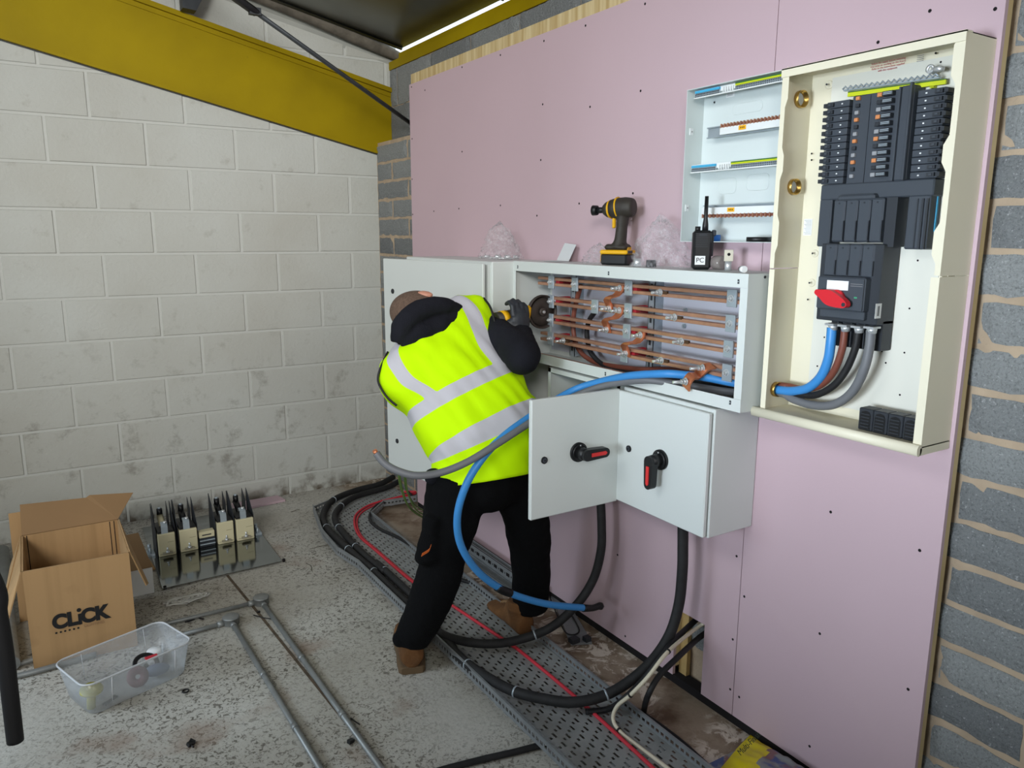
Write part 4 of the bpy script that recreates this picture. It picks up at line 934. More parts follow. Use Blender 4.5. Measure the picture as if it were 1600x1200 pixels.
cable('black_cable', 'thin black cable on the bare floor between the tray and the pink wall', fl_([(846, 1000), (880, 1035), (940, 1080), (1000, 1112), (1060, 1155), (1110, 1200), (1150, 1235)], .008), .0075, black)
creamp = [P(1104, 972, 0, .03), P(1085, 984, 0, -.02), P(1044, 1018, 1, -2.93), P(1012, 1058, 1, -2.93), P(985, 1086, 1, -2.90), P(964, 1104, 1, -2.85), P(958, 1124, 2, .05), P(970, 1144, 2, .034), P(1000, 1168, 2, .030), P(1040, 1198, 2, .030), P(1075, 1225, 2, .03)]
o = cable('white_cable', 'thin off-white cable from the hole in the pink board down to the tray', creamp, .0062, creamc); WM[o.name] = Matrix.Translation(o.location)
for t_ in (P(1044, 1018, 1, -2.93), P(983, 1088, 1, -2.90), P(968, 1142, 2, .034)): tie(o, creamp, t_, .0064, blackp)
cable('black_cable', 'black cable leaving the hole in the pink board and joining the fat one', [P(1088, 968, 0, .04), P(1075, 980, 0, -.02), P(1050, 1004, 1, -2.87), P(1030, 1030, 1, -2.88), P(1005, 1062, 1, -2.87), P(975, 1092, 1, -2.86), P(950, 1108, 2, .05), P(915, 1112, 2, .04)], .010, black)
cable('black_cable', 'black cable bending from the hole in the pink board straight down to the floor', [P(1104, 988, 0, .03), P(1088, 1000, 0, -.02), P(1060, 1026, 1, -2.92), P(1030, 1056, 1, -2.93), P(1012, 1088, 1, -2.93), P(1006, 1112, 2, .02), P(1006, 1122, 2, .012)], .0095, black)
cable('black_cable', 'short length of black cable on the floor running under the tray edge at the bottom', fl_([(680, 1206), (705, 1199), (760, 1185), (800, 1176), (846, 1164), (866, 1158)], .011), .010, blackdusty)
# green and yellow earths hanging from the tall enclosure
GG = 'green earth wires under the tall enclosure'
for k, (top, mid, mid2, end) in enumerate((((622, 736), (627, 765), (638, 790), (662, 809)), ((624, 736), (630, 770), (642, 796), (668, 813)), ((631, 736), (635, 765), (648, 788), (672, 803)), ((633, 736), (638, 772), (652, 798), (676, 808)))):
    tp = P(top[0], top[1], 1, -1.16)
    cable('earth_wire', ['leftmost', 'second from left', 'third from left', 'rightmost'][k] + ' of the four green earth wires hanging below the tall enclosure', [X((tp.x, -1.16, .468)), P(top[0] + 1, top[1] + 10, 1, -1.15), P(mid[0], mid[1], 1, -1.10), P(mid2[0], mid2[1], 1, -1.02), P(end[0], end[1], 2, .012 + k * .002)], .0042, greenc, n=8, group=GG)
# slotted channels lying against the wall
def channel(name, label, c, L, w_, h, ang, z0=0, slots=True):
    t = thing(name, label, 'channel', (c[0], c[1], z0), ang, 'loose galvanised channels')
    M = WM[t.name]
    b = MB()
    for lo, hi in (((-w_ / 2, -L / 2, 0), (w_ / 2, L / 2, .002)), ((-w_ / 2, -L / 2, 0), (-w_ / 2 + .002, L / 2, h)), ((w_ / 2 - .002, -L / 2, 0), (w_ / 2, L / 2, h)), ((-w_ / 2, -L / 2, h - .002), (-w_ / 2 + .008, L / 2, h)), ((w_ / 2 - .008, -L / 2, h - .002), (w_ / 2, L / 2, h))): b.box(lo, hi, 0, M)
    y = -L / 2 + .03
    while slots and y < L / 2 - .03:
        b.box((-w_ / 2 - .0004, y, h * .35), (-w_ / 2, y + .028, h * .65), 1, M); b.box((-w_ / 2 - .0004, y + .036, h * .42), (-w_ / 2, y + .042, h * .58), 1, M); y += .055
    b.build('slotted_channel', [galv, holem], t); return t
channel('slotted_channel', 'slotted grey channel leaning at the foot of the pink wall, seen between the legs', (-.075, -1.50), .95, .035, .055, 0, .022)
channel('slotted_channel', 'plain grey channel lying under the slotted one at the wall', (-.105, -1.52), .95, .06, .020, .02, 0, False)
q = [P(860, 928, 2, .012), P(884, 934, 2, .012), P(925, 1003, 2, .012), P(892, 1005, 2, .012)]
b = MB(); b.hull8([v + X((0, 0, -.010)) for v in q], q); o = b.build('steel_offcut', galv); WM[o.name] = Matrix.Translation(o.location); tag(o, 'flat grey steel offcut with a dark cap lying on the floor behind the right boot', 'offcut')
b = MB(); e = P(897, 1000, 2, .02); b.obox(e, (.035, .03, .018)); b.obox(P(917, 998, 2, .02), (.025, .025, .018)); b.build('end_cap', charcoal2, o)
cable('black_strap', 'thin black strap lying across the steel offcut', fl_([(856, 925), (872, 965), (886, 990), (905, 985), (886, 950)], .016), .003, black, n=6)

# ------------------------------------------------------------------ grey conduits with junction boxes
for idx, (jb, far, left) in enumerate((((408, 937), (600, 1206), (283, 968)), ((361, 968), (504, 1206), (288, 990)))):
    j, f_, l_ = P(jb[0], jb[1], 2, .018), P(far[0], far[1], 2, .014), P(left[0], left[1], 2, .014)
    t = thing('metal_conduit', ['longer grey conduit with a round junction box, nearer the tray', 'shorter grey conduit with a round junction box, nearer the clear tub'][idx], 'conduit', (j.x, j.y, 0), group='grey conduits on the floor')
    b = MB(); f2 = f_ + (f_ - j).normalized() * .25; b.tube([X((j.x, j.y, .0115)), X((f2.x, f2.y, .0115))], .0098, 14); b.build('tube', conduit, t)
    b = MB(); l2 = l_ + (l_ - j).normalized() * (.22, .03)[idx]; b.tube([X((j.x, j.y, .0115)), X((l2.x, l2.y, .0115))], .0085, 12); b.build('tube', conduit, t)
    b = MB(); b.lathe([(0, 0), (.030, 0), (.032, .003), (.032, .026), (.034, .027), (.034, .031), (.030, .034), (0, .034)], (j.x, j.y, 0), (0, 0, 1), 24)
    for q in (f_, l_): d = (X((q.x, q.y, .0115)) - X((j.x, j.y, .0115))).normalized(); b.cyl(X((j.x, j.y, .0115)) + d * .028, X((j.x, j.y, .0115)) + d * .055, .0125, 14)
    b.build('junction_box', conduit, t)
    for s in (.35, .62, .85):
        q = X((j.x, j.y, .0115)).lerp(X((f2.x, f2.y, .0115)), s); d = (f_ - j).normalized(); b = MB(); b.cyl(q - d * .012, q + d * .012, .0118, 14); 
        b.build('coupler', conduit, t)
cable('wall_conduit', 'grey conduit on the floor along the left, passing behind the cardboard box', [P(0, 1062, 2, .012), P(60, 1048, 2, .012), P(150, 1022, 2, .012)], .0105, conduit, cat='conduit')
cable('wall_conduit', 'short grey conduit stub beside the left edge of the cardboard box', [P(20, 1040, 2, .014), P(55, 1030, 2, .014), P(80, 1026, 2, .014)], .010, conduit, cat='conduit')
b = MB(); b.tube([P(18, 1038, 2, .03), P(8, 930, 2, .03), P(4, 860, 2, .03)], .028, 14); o = b.build('steel_pipe', conduit); tag(o, 'wide grey pipe lying on the floor at the left edge of the photo', 'pipe')
# hanging hose at the left edge
cable('black_hose', 'thick black hose hanging down at the left edge of the photo', [X((-2.35, -2.70, 2.9)), X((-2.15, -2.72, 1.9)), X((-2.04, -2.72, 1.2)), P(-14, 900, 1, -2.72), P(-2, 960, 1, -2.72), P(8, 1020, 1, -2.72), P(15, 1080, 1, -2.72), P(24, 1158, 1, -2.72)], .0165, black, n=18, sub=8)

# ------------------------------------------------------------------ cardboard box
cb = thing('cardboard_box', 'open brown cardboard box with black CLiCK lettering, in the left corner', 'box', (-1.76, -1.24, 0))
bx0, bx1, by0, by1, bh = -1.938, -1.594, -1.445, -1.05, .385
b = MB(); t_ = .004
# walls lean out very slightly
def wallp(a, c, n, h=bh): 
    a = Vector(a); c = Vector(c); n = Vector(n) * t_; u = X((0, 0, h)); b.hull8([a, c, c + n, a + n], [a + u, c + u, c + n + u, a + n + u], 0)
wallp((bx0, by0, 0), (bx1, by0 - .01, 0), (0, 1, 0)); wallp((bx0, by1, 0), (bx1, by1, 0), (0, -1, 0)); wallp((bx0, by0, 0), (bx0, by1, 0), (1, 0, 0)); wallp((bx1, by0 - .01, 0), (bx1, by1, 0), (-1, 0, 0)); b.box((bx0, by0, .0005), (bx1, by1, .006))
b.build('box_body', cardb, cb)
def flap(pts, m=cardb):
    b = MB(); pts = [Vector(p) for p in pts]; n = (pts[1] - pts[0]).cross(pts[2] - pts[0]).normalized() * .004; b.prism(pts, n); return b.build('flap', m, cb)
# rear flap stands up, side flaps hang outwards, front flap folded down inside
flap([X((bx0, by1, bh)), X((bx1, by1, bh)), P(208, 770, 1, -.99), P(140, 774, 1, -.99), P(134, 778, 1, -.99), P(31, 789, 1, -.99)], cardi)
flap([X((bx0 - .001, by0, bh)), X((bx0 - .001, by1, bh)), X((bx0 - .045, by1 - .04, bh - .10)), X((bx0 - .075, by0 + .06, bh - .16)), X((bx0 - .06, by0 + .02, bh - .19))])
flap([X((bx1 + .001, by1, bh)), X((bx1 + .001, by0, bh)), X((bx1 + .05, by0 + .03, bh - .165)), X((bx1 + .06, by0 + .06, bh - .17)), X((bx1 + .03, by1 - .04, bh - .10))])
flap([X((bx0 + .006, by0 + .006, bh - .002)), X((bx1 - .006, by0 - .002, bh - .002)), X((bx1 - .03, by0 + .03, bh - .15)), X((bx0 + .03, by0 + .03, bh - .15))], cardi)
for x in (bx0 + .004 + .012, bx1 - .004 - .012, bx1 - .02 - .012):
    b = MB(); b.box((x - .0015, by1 - t_ - .001, .05), (x + .0015, by1 - t_, bh - .002)); b.build('inner_seam', holem, cb)
# printed lettering on the front
q = P(125, 965, 1, by0 - .006)
yv = by0 - .0065; rt = (1, -.02, 0)
text('printed_lettering', 'CL', .074, X((q.x - .049, yv, q.z)), rt, (0, 0, 1), blackink, cb, bold=.004, squeeze=.9)
text('printed_lettering', 'CK', .074, X((q.x + .048, yv - .002, q.z)), rt, (0, 0, 1), blackink, cb, bold=.004, squeeze=.9)
b = MB(); b.box((q.x - .006, yv - .001, q.z - .027), (q.x + .005, yv, q.z + .016)); b.build('printed_lettering', blackink, cb)
b = MB(); b.cyl((q.x - .001, yv - .001, q.z + .031), (q.x - .001, yv, q.z + .031), .0075, 16); b.build('printed_lettering', blackink, cb)
for k in range(6): b = MB(); x = q.x - .080 + k * .0142; b.cyl((x, yv - .001, q.z - .039), (x, yv, q.z - .039), .0036, 12); b.build('printed_dot', blackink, cb)
text('printed_lettering', 'LIGHTING', .015, X((q.x + .044, yv - .002, q.z - .037)), rt, (0, 0, 1), mat('faded_print', (150, 118, 86)), cb)
# second box behind, scraps beside it
b2_ = thing('cardboard_box', 'small white and brown box standing behind the CLiCK box on its right', 'box', (-1.53, -.86, 0))
b = MB(); b.box((-1.72, -1.0, 0), (-1.475, -.72, .12), bev=.001); b.build('box_body', labelw, b2_)
b = MB(); b.prism([(-1.60, -1.0, .121), (-1.475, -1.0, .121), (-1.50, -.80, .215), (-1.60, -.80, .215)], (0, .003, .003)); b.build('flap', cardi, b2_)
b = MB(); q = [P(205, 884, 2, .004), P(232, 873, 2, .004), P(243, 890, 2, .004), P(207, 902, 2, .004)]; b.prism(q, (0, 0, .006)); b.prism([v * .5 + (q[0] + q[2]) * .25 for v in q], (0, 0, .02)); o = b.build('cardboard_scrap', cardb); tag(o, 'folded brown cardboard scrap on the floor between the box and the metal plate', 'cardboard')
b = MB(); b.prism([P(13, 803, 1, -1.0), P(38, 799, 1, -1.0), X((P(38, 860, 1, -1.0).x, -1.0, .0)), X((P(17, 860, 1, -1.0).x, -1.0, .0))], (0, .004, 0)); o = b.build('cardboard_sheet', cardb); tag(o, 'piece of brown cardboard standing behind the CLiCK box on its left', 'cardboard')

# ------------------------------------------------------------------ clear plastic tub
ang = math.radians(19.5); tc_ = X((-1.655, -1.722, 0)); tubt = thing('plastic_tub', 'clear plastic tub standing in front of the cardboard box', 'tub', tc_, ang)
M = WM[tubt.name]
def rr(w_, d_, r, z, n=6):
    pts = []
    for cx, cy, a0 in ((w_ / 2 - r, d_ / 2 - r, 0), (-w_ / 2 + r, d_ / 2 - r, 1), (-w_ / 2 + r, -d_ / 2 + r, 2), (w_ / 2 - r, -d_ / 2 + r, 3)):
        for k in range(n): a = (a0 + k / (n - 1)) * PI / 2; pts.append(M @ Vector((cx + math.cos(a) * r, cy + math.sin(a) * r, z)))
    return pts
def loft(b, rings, mi=0, capb=True):
    n = len(rings[0]); vs = [v for r in rings for v in r]; fs = [(i * n + j, i * n + (j + 1) % n, (i + 1) * n + (j + 1) % n, (i + 1) * n + j) for i in range(len(rings) - 1) for j in range(n)]
    if capb: fs.append(tuple(reversed(range(n))))
    b.add(vs, fs, mi, True)
b = MB(); loft(b, [rr(.325, .185, .03, .001), rr(.335, .195, .032, .006), rr(.375, .232, .038, .124)]); b.build('tub_wall', tubm, tubt, solid=.0015)
b = MB(); b.tube(rr(.378, .236, .038, .126, 8), .0035, 8, closed=True, cap=False); b.build('rim', mat('frosted_rim', (206, 210, 214), rough=.3, alpha=.75), tubt)
for sx_ in (-.10, .12):
    for sy_ in (-1, 1):
        b = MB(); b.tube([M @ X((sx_, sy_ * .104, .03)), M @ X((sx_, sy_ * .117, .12))], .0012, 6); b.build('moulded_rib', mat('white_rib', (230, 232, 234)), tubt)
def tubitem(f, name, label, cat): b = MB(); f(b); o = b.build(name, f.m); return tag(o, label, cat)
b = MB(); c = M @ X((.125, .055, .008)); b.lathe([(0, 0), (.026, 0), (.028, .02), (.026, .045), (.022, .05), (0, .05)], c, (0, 0, 1), 20); o = b.build('white_pot', labelw); tag(o, 'small white pot in the far corner of the clear tub', 'pot')
b = MB(); c = M @ X((-.145, -.06, .075)); b.lathe([(0, -.004), (.035, -.004), (.036, 0), (.035, .004), (0, .004)], c, (.05, -.15, 1), 24); b.tube([M @ X((-.15, -.055, .009)), M @ X((-.145, -.06, .072))], .014, 10); o = b.build('yellow_disc', mat('olive_yellow', (176, 170, 30))); tag(o, 'yellow-green disc on a stub in the left end of the clear tub', 'disc')
b = MB(); c = M @ X((.065, -.005, .05)); b.lathe([(.030, -.002), (.045, -.002), (.045, .002), (.030, .002)], c, (.2, -.6, 1), 28, close=True); b.tube([c + X((0, .02, -.05)), c + X((0, .01, -.01))], .008, 8); o = b.build('grinding_disc', blackp); tag(o, 'black cutting disc with a red patch in the right half of the tub', 'disc')
b = MB(); c2_ = M @ X((.09, .002, .062)); b.obox(c2_, (.045, .018, .003), Euler((.3, .1, ang)).to_matrix()); WM[o.name] = Matrix.Translation(o.location); b.build('red_patch', redc, o)
b = MB(); c = M @ X((.01, -.055, .045)); b.lathe([(.008, -.002), (.036, -.002), (.036, .003), (.008, .003)], c, (.1, -.8, .45), 28, close=True); b.tube([c + X((0, .0, -.036)), c + X((0, .015, -.034))], .003, 8); o = b.build('grinding_disc', mat('maroon_disc', (112, 74, 84))); tag(o, 'maroon abrasive disc leaning against the front wall of the tub', 'disc')
b = MB(); c = M @ X((.085, -.04, .008)); b.ball(c + X((0, 0, .022)), .022, 12, scale=(2.0, 1.1, 1)); o = b.build('rag', mat('blue_grey_rag', (96, 108, 130))); tag(o, 'small blue-grey cloth bundle in the right half of the tub', 'cloth')
b = MB(); b.tube([M @ X((-.12, -.075, .012)), M @ X((-.07, -.07, .016))], .005, 8); b.tube([M @ X((-.115, -.085, .01)), M @ X((-.075, -.065, .02))], .004, 8); o = b.build('metal_offcut', dkst); tag(o, 'crossed dark offcuts in the left front corner of the tub', 'offcut')

# ------------------------------------------------------------------ fuse carriers on a polished plate
fp = thing('fuse_unit', 'four fuse carriers with tall dark fins on a shiny metal plate beside the cardboard box', 'fuse unit', (-1.15, -.6, 0))
pl = [X((-1.442, -1.0, .008)), X((-.903, -.985, .008)), X((-.895, -.13, .008)), X((-1.425, -.16, .008))]
b = MB(); b.prism(pl, (0, 0, .003)); b.build('base_plate', mirror, fp)
for q in pl[:2]: b = MB(); b.cyl(q + X((.012, .012, -.008)), q + X((.012, .012, .006)), .007, 10); b.build('corner_bolt', holem, fp)
fronts = [((249, 871), (276, 866)), ((283, 864), (310, 858)), ((341, 851), (367, 847)), ((371, 846), (398, 841))]
zb_ = .0112
for (l, r) in fronts:
    a, c = P(l[0], l[1], 2, zb_), P(r[0], r[1], 2, zb_); yf = (a.y + c.y) / 2; x0, x1 = a.x, c.x; xm = (x0 + x1) / 2; W = x1 - x0
    b = MB(); b.box((x0, yf, zb_), (x1, yf + .10, zb_ + .115), 0, bev=.003); b.box((x0 + .004, yf - .0006, zb_ + .012), (x1 - .004, yf, zb_ + .014), 1); b.box((xm + .004, yf - .0006, zb_ + .07), (x1 - .008, yf, zb_ + .072), 1); fc = b.build('fuse_carrier', [beige, mat('carrier_line', (150, 142, 112))], fp)
    b = MB(); b.box((xm - .022, yf - .02, zb_ + .016), (xm + .022, yf, zb_ + .022)); b.build('terminal_ledge', mat('grey_beige', (150, 144, 124)), fc)
    b = MB(); b.cyl((xm, yf - .010, zb_ + .022), (xm, yf - .010, zb_ + .030), .010, 6); b.cyl((xm, yf - .010, zb_ + .030), (xm, yf - .010, zb_ + .048), .004, 8); b.build('bolt', steel, fc)
    b = MB(); b.box((x0 + .004, yf + .10, zb_), (x1 - .004, yf + .235, zb_ + .10), bev=.003); b.box((x0 + .002, yf + .012, zb_ + .115), (x1 - .002, yf + .10, zb_ + .125), bev=.002); b.build('fuse_base', blackp, fp)
    b = MB(); b.strip([(xm - .005, yf + .010, zb_ + .108), (xm - .005, yf + .012, zb_ + .148), (xm - .004, yf + .022, zb_ + .153), (xm, yf + .075, zb_ + .153)], (.015, 0, 0), .003); st = b.build('contact_strap', zinc, fc)
    b = MB(); b.cyl((xm + .002, yf + .045, zb_ + .154), (xm + .002, yf + .045, zb_ + .164), .009, 6); b.build('bolt', steel, fc)
    b = MB(); b.tube([(xm, yf + .10, zb_ + .115), (xm, yf + .20, zb_ + .150)], .016, 14); b.build('fuse_link', beige if l[0] < 260 else blackp, fc)
    b = MB(); b.cyl((xm, yf + .19, zb_ + .145), (xm, yf + .19, zb_ + .185), .014, 8); b.cyl((xm, yf + .19, zb_ + .185), (xm, yf + .19, zb_ + .192), .009, 6, 1); b.build('bolt', [blackp, zinc], fc)
    for x in (x0 - .006, x1 + .004):
        b = MB(); b.prism([(x, yf + .02, zb_), (x, yf + .02, zb_ + .125), (x, yf + .13, zb_ + .215), (x, yf + .16, zb_ + .23), (x, yf + .16, zb_)], (.0022, 0, 0)); b.build('barrier_fin', charcoal2, fp)
    for x in (x0 + .004, x1 - .006):
        b = MB(); b.prism([(x, yf + .14, zb_ + .1), (x, yf + .14, zb_ + .17), (x, yf + .21, zb_ + .215), (x, yf + .23, zb_ + .1)], (.002, 0, 0)); b.build('barrier_fin', charcoal2, fp)
a, c = P(312, 858, 2, zb_), P(339, 852, 2, zb_); yf = (a.y + c.y) / 2
b = MB(); b.box((a.x + .004, yf + .01, zb_), (c.x - .004, yf + .12, zb_ + .05), 1, bev=.002); b.box((a.x + .004, yf + .008, zb_ + .05), (c.x - .006, yf + .05, zb_ + .082), 0, bev=.002); b.box((a.x + .018, yf + .0075, zb_ + .062), (c.x - .022, yf + .008, zb_ + .068), 1)
for k in range(2): b.box((a.x + .006, yf + .004, zb_ + .014 + k * .02), (c.x - .006, yf + .01, zb_ + .019 + k * .02), 2)
b.build('neutral_link', [beige, charcoal2, zinc], fp)
for (u, v) in ((238, 868), (405, 835)):
    q = P(u, v, 2, zb_); b = MB(); b.box((q.x - .02, q.y - .01, zb_), (q.x + .012, q.y + .05, zb_ + .012)); b.cyl((q.x - .008, q.y, zb_), (q.x - .008, q.y, zb_ + .04), .006, 8); b.cyl((q.x - .008, q.y + .03, zb_ + .012), (q.x - .008, q.y + .03, zb_ + .05), .008, 8); b.build('side_terminal', zinc, fp)
# pink offcut against the white wall
q = [P(375, 787, 2, .004), P(420, 774, 2, .004), P(436, 782, 2, .004), P(400, 797, 2, .004)]
b = MB(); b.prism([X((-.93, -.02, .001)), X((-.66, -.02, .001)), X((-.64, -.12, .001)), X((-.93, -.15, .001))], (0, 0, .0125)); o = b.build('plasterboard_offcut', pink); tag(o, 'pink plasterboard offcut on the floor against the white wall behind the fuse unit', 'offcut')
# small litter on the floor
cr = MB(); c = P(290, 940, 2, .0)
for k in range(26):
    a = random.uniform(0, 6.28); r = random.uniform(0, .07); cr.tube([c + X((math.cos(a + t * .8) * r * (1 + .3 * t), math.sin(a + t * .8) * r * .5, .006 + .010 * abs(math.sin(t * 2 + k)))) for t in (0, .7, 1.4, 2.1)], .004, 5, sub=2, flat=(2.2, .3))
o = cr.build('plastic_wrap', mat('milky_wrap', (206, 206, 200), rough=.3, alpha=.6)); tag(o, 'crumpled clear plastic wrap on the floor in front of the metal plate', 'plastic wrap')
GL = 'bits of litter on the floor'
b = MB(); c = P(298, 1162, 2, .006); b.obox(c, (.022, .014, .010), Euler((.3, .2, .5)).to_matrix()); b.obox(c + X((.006, .008, .002)), (.01, .018, .008), Euler((.6, .1, 1.2)).to_matrix()); b.cyl(c + X((0, -.01, 0)), c + X((.004, -.022, 0)), .003, 6); o = b.build('black_clip', blackp); tag(o, 'small broken black clip on the floor at the bottom of the photo', 'clip', GL)
b = MB(); c = P(290, 1080, 2, .002); b.lathe([(.0085, -.002), (.012, -.002), (.012, .002), (.0085, .002)], c + X((0, 0, .001)), (0, 0, 1), 20, close=True); o = b.build('black_ring', blackp); tag(o, 'small black rubber ring on the floor beside the clear tub', 'ring', GL)
b = MB(); b.tube(fl_([(289, 972), (300, 969), (307, 964), (312, 966), (318, 967)], .004), .003, 6, sub=3); b.tube(fl_([(303, 968), (309, 961)], .004), .0025, 6); o = b.build('cable_tie', blackp); tag(o, 'forked black cable tie offcut lying between the two conduits', 'cable tie', GL)
b = MB(); b.tube(fl_([(396, 961), (410, 965), (423, 967)], .003), .002, 6); b.obox(P(404, 956, 2, .004), (.012, .008, .006), None); o = b.build('cable_tie', blackp); tag(o, 'short black cable tie offcut inside the angle of the longer conduit', 'cable tie', GL)
b = MB(); b.obox(P(548, 1158, 2, .006), (.02, .014, .011), Euler((0, .2, .4)).to_matrix()); o = b.build('black_clip', blackp); tag(o, 'small black cap beside the longer conduit at the bottom', 'clip', GL)
b = MB(); b.tube(fl_([(548, 1122), (556, 1128), (562, 1132)], .003), .0022, 6); o = b.build('cable_tie', blackp); tag(o, 'tiny black cable tie offcut to the right of the longer conduit', 'cable tie', GL)
for k, (u0, v0, u1, v1, w) in enumerate(((478, 880, 487, 892, 'under the tray bend'), (455, 800, 468, 797, 'near the tray corner'), (484, 858, 515, 852, 'beside the tray flange'))):
    b = MB(); m_ = ((u0 + u1) / 2 + 3, (v0 + v1) / 2 - 2); b.tube(fl_([(u0, v0), m_, (u1, v1)], .002), .0016, 5, sub=3); o = b.build('wire_offcut', mat('dull_wire', (96, 92, 80))); tag(o, 'thin bent wire offcut on the floor ' + w, 'wire', GL)
# plaster bag at the bottom right
bgt = thing('plaster_bag', 'yellow and grey-blue plastic bag lying at the foot of the pink wall, bottom right', 'bag', (-.12, -3.3, 0))
def bagsurf(x0, x1, y0, y1, h, n=44):
    vs = []; 
    for i in range(n + 1):
        for k in range(n + 1):
            s, t = i / n, k / n; e = (min(1, 6 * min(s, 1 - s)) * min(1, 6 * min(t, 1 - t))) ** .5
            x = x0 + (x1 - x0) * s; y = y0 + (y1 - y0) * t; p = Vector((x, y, 0)); z = h * e * (.75 + .35 * noise.noise(p * 9)) + .012 * noise.noise(p * 30) * e + .008
            vs.append((x + .02 * noise.noise(p * 6 + X((3, 0, 0))), y + .02 * noise.noise(p * 6), max(z, .004)))
    fs = []; mi = []
    for i in range(n):
        for k in range(n): fs.append((i * (n + 1) + k, (i + 1) * (n + 1) + k, (i + 1) * (n + 1) + k + 1, i * (n + 1) + k + 1)); mi.append((i, k))
    return vs, fs, mi
baggrey = mat('printed_bag_grey_blue', (128, 132, 138), rough=.4); setc(baggrey, mixc(baggrey, mask(baggrey, 9, .52, .58), mixc(baggrey, mask(baggrey, 14, .5, .56), (132, 136, 138), (66, 84, 134)), (128, 92, 96)))
bagy = mat('printed_bag_yellow', (214, 196, 20), rough=.4)
vs, fs, ij = bagsurf(-.27, -.012, -3.75, -3.10, .075)
vs = [(v[0], v[1] + .22 * v[0], v[2]) for v in vs]
b = MB(); n = 44
for f_, (i, k) in zip(fs, ij):
    s, t = i / n, k / n
    b.v += []; 
b.add(vs, fs, 0, True); b.m = [0 if vs[i * (n + 1) + k][1] > -3.195 + .4 * vs[i * (n + 1) + k][0] or vs[i * (n + 1) + k][0] < -.195 else 1 for (i, k) in ij]
b.build('bag_skin', [bagy, baggrey], bgt)
b = MB(); b.box((-.25, -3.70, .0005), (-.03, -3.13, .02)); b.build('bag_underside', baggrey, bgt)
qq = P(1172, 1158, 2, .075); text('printed_lettering', 'Multi-Finish', .024, X((-.128, -3.190, .086)), (1, .22, .05), (0, 1, .7), mat('dark_green_print', (40, 60, 40)), bgt, squeeze=1.1)

# ------------------------------------------------------------------ the worker
def Q(u, v, y): return P(u, v, 1, y)
def remesh(o, vox, smooth=4, fac=.6, disp=None):
    m = o.modifiers.new('join', 'REMESH'); m.mode = 'VOXEL'; m.voxel_size = vox; m.use_smooth_shade = True
    m = o.modifiers.new('soften', 'SMOOTH'); m.iterations = smooth; m.factor = fac
    if disp:
        tx = bpy.data.textures.new(o.name + '_folds', 'CLOUDS'); tx.noise_scale = disp[1]; tx.noise_depth = 2
        m = o.modifiers.new('folds', 'DISPLACE'); m.texture = tx; m.strength = disp[0]; m.mid_level = .5; m.texture_coords = 'LOCAL'
pr = thing('person', 'worker bending over, seen from behind, in a yellow reflective vest, navy hoodie, black trousers, tan boots', 'person', (-.45, -2.15, 0))
pr['label'] = 'bending worker in yellow reflective vest, dark hoodie, black trousers and tan boots, holding a grinder'
HIP = Q(755, 742, -2.27); NECK = Q(690, 512, -1.97); CH = Q(700, 560, -2.02)
SR = Q(762, 503, -2.02); SL = Q(622, 578, -1.97); ER = Q(812, 553, -2.30); HR = Q(815, 503, -2.03)
EL = Q(668, 625, -1.72); HL = Q(770, 520, -1.90)
HR = Q(815, 522, -2.135)
KL = Q(694, 862, -2.29); KR = Q(826, 842, -2.24); AL = Q(647, 1008, -2.19); AR = Q(828, 950, -2.17)
HLj = Q(716, 752, -2.27); HRj = Q(796, 742, -2.26)
HC = Q(658, 489, -1.88)
c_ = Vector((-.74, .62, .14)).normalized(); r_ = Vector((-.02, -.24, .97)); r_ = (r_ - c_ * r_.dot(c_)).normalized(); f_ = c_.cross(r_).normalized()
if f_.x < 0: f_ = -f_
HM = Matrix((r_, f_, c_)).transposed()      # columns: right ear, face, crown
def H(x, y, z): return HC + HM @ Vector((x, y, z))
b = MB()
b.ball(H(0, -.004, .012), .098, 20, scale=(.80, 1.0, 1.05), R=HM); b.ball(H(0, .03, -.055), .062, 14, scale=(.85, .95, .9), R=HM)
b.ball(H(0, .100, -.012), .014, 8, scale=(.8, 1, 1.5), R=HM); b.ball(H(0, .090, -.045), .020, 8, scale=(1.3, .6, .5), R=HM); b.ball(H(0, .078, -.088), .024, 8, R=HM)
for s in (-1, 1): b.ball(H(s * .080, -.005, -.012), .030, 10, scale=(.35, .62, 1.05), R=HM); b.ball(H(s * .034, .088, .018), .014, 8, scale=(1.4, .6, .5), R=HM)
b.tube([H(0, -.02, -.04), NECK, CH], [.056, .060, .09], 14)
b.tube([CH, HIP], [.115, .12], 16, flat=(1.15, .75)); b.tube([SL, CH, SR], [.05, .085, .05], 12)
b.tube([SR, ER, HR], [.047, .040, .022], 12); b.tube([SL, EL, HL], [.047, .040, .022], 12)
b.tube([HLj, KL, AL], [.080, .055, .022], 12); b.tube([HRj, KR, AR], [.080, .055, .022], 12); b.ball(HIP, .12, 14, scale=(1.2, .9, .9))
b.tube([AL, AL + X((.03, .05, -.03))], [.022, .016], 10); b.tube([AR, AR + X((.02, .05, -.03))], [.022, .016], 10)
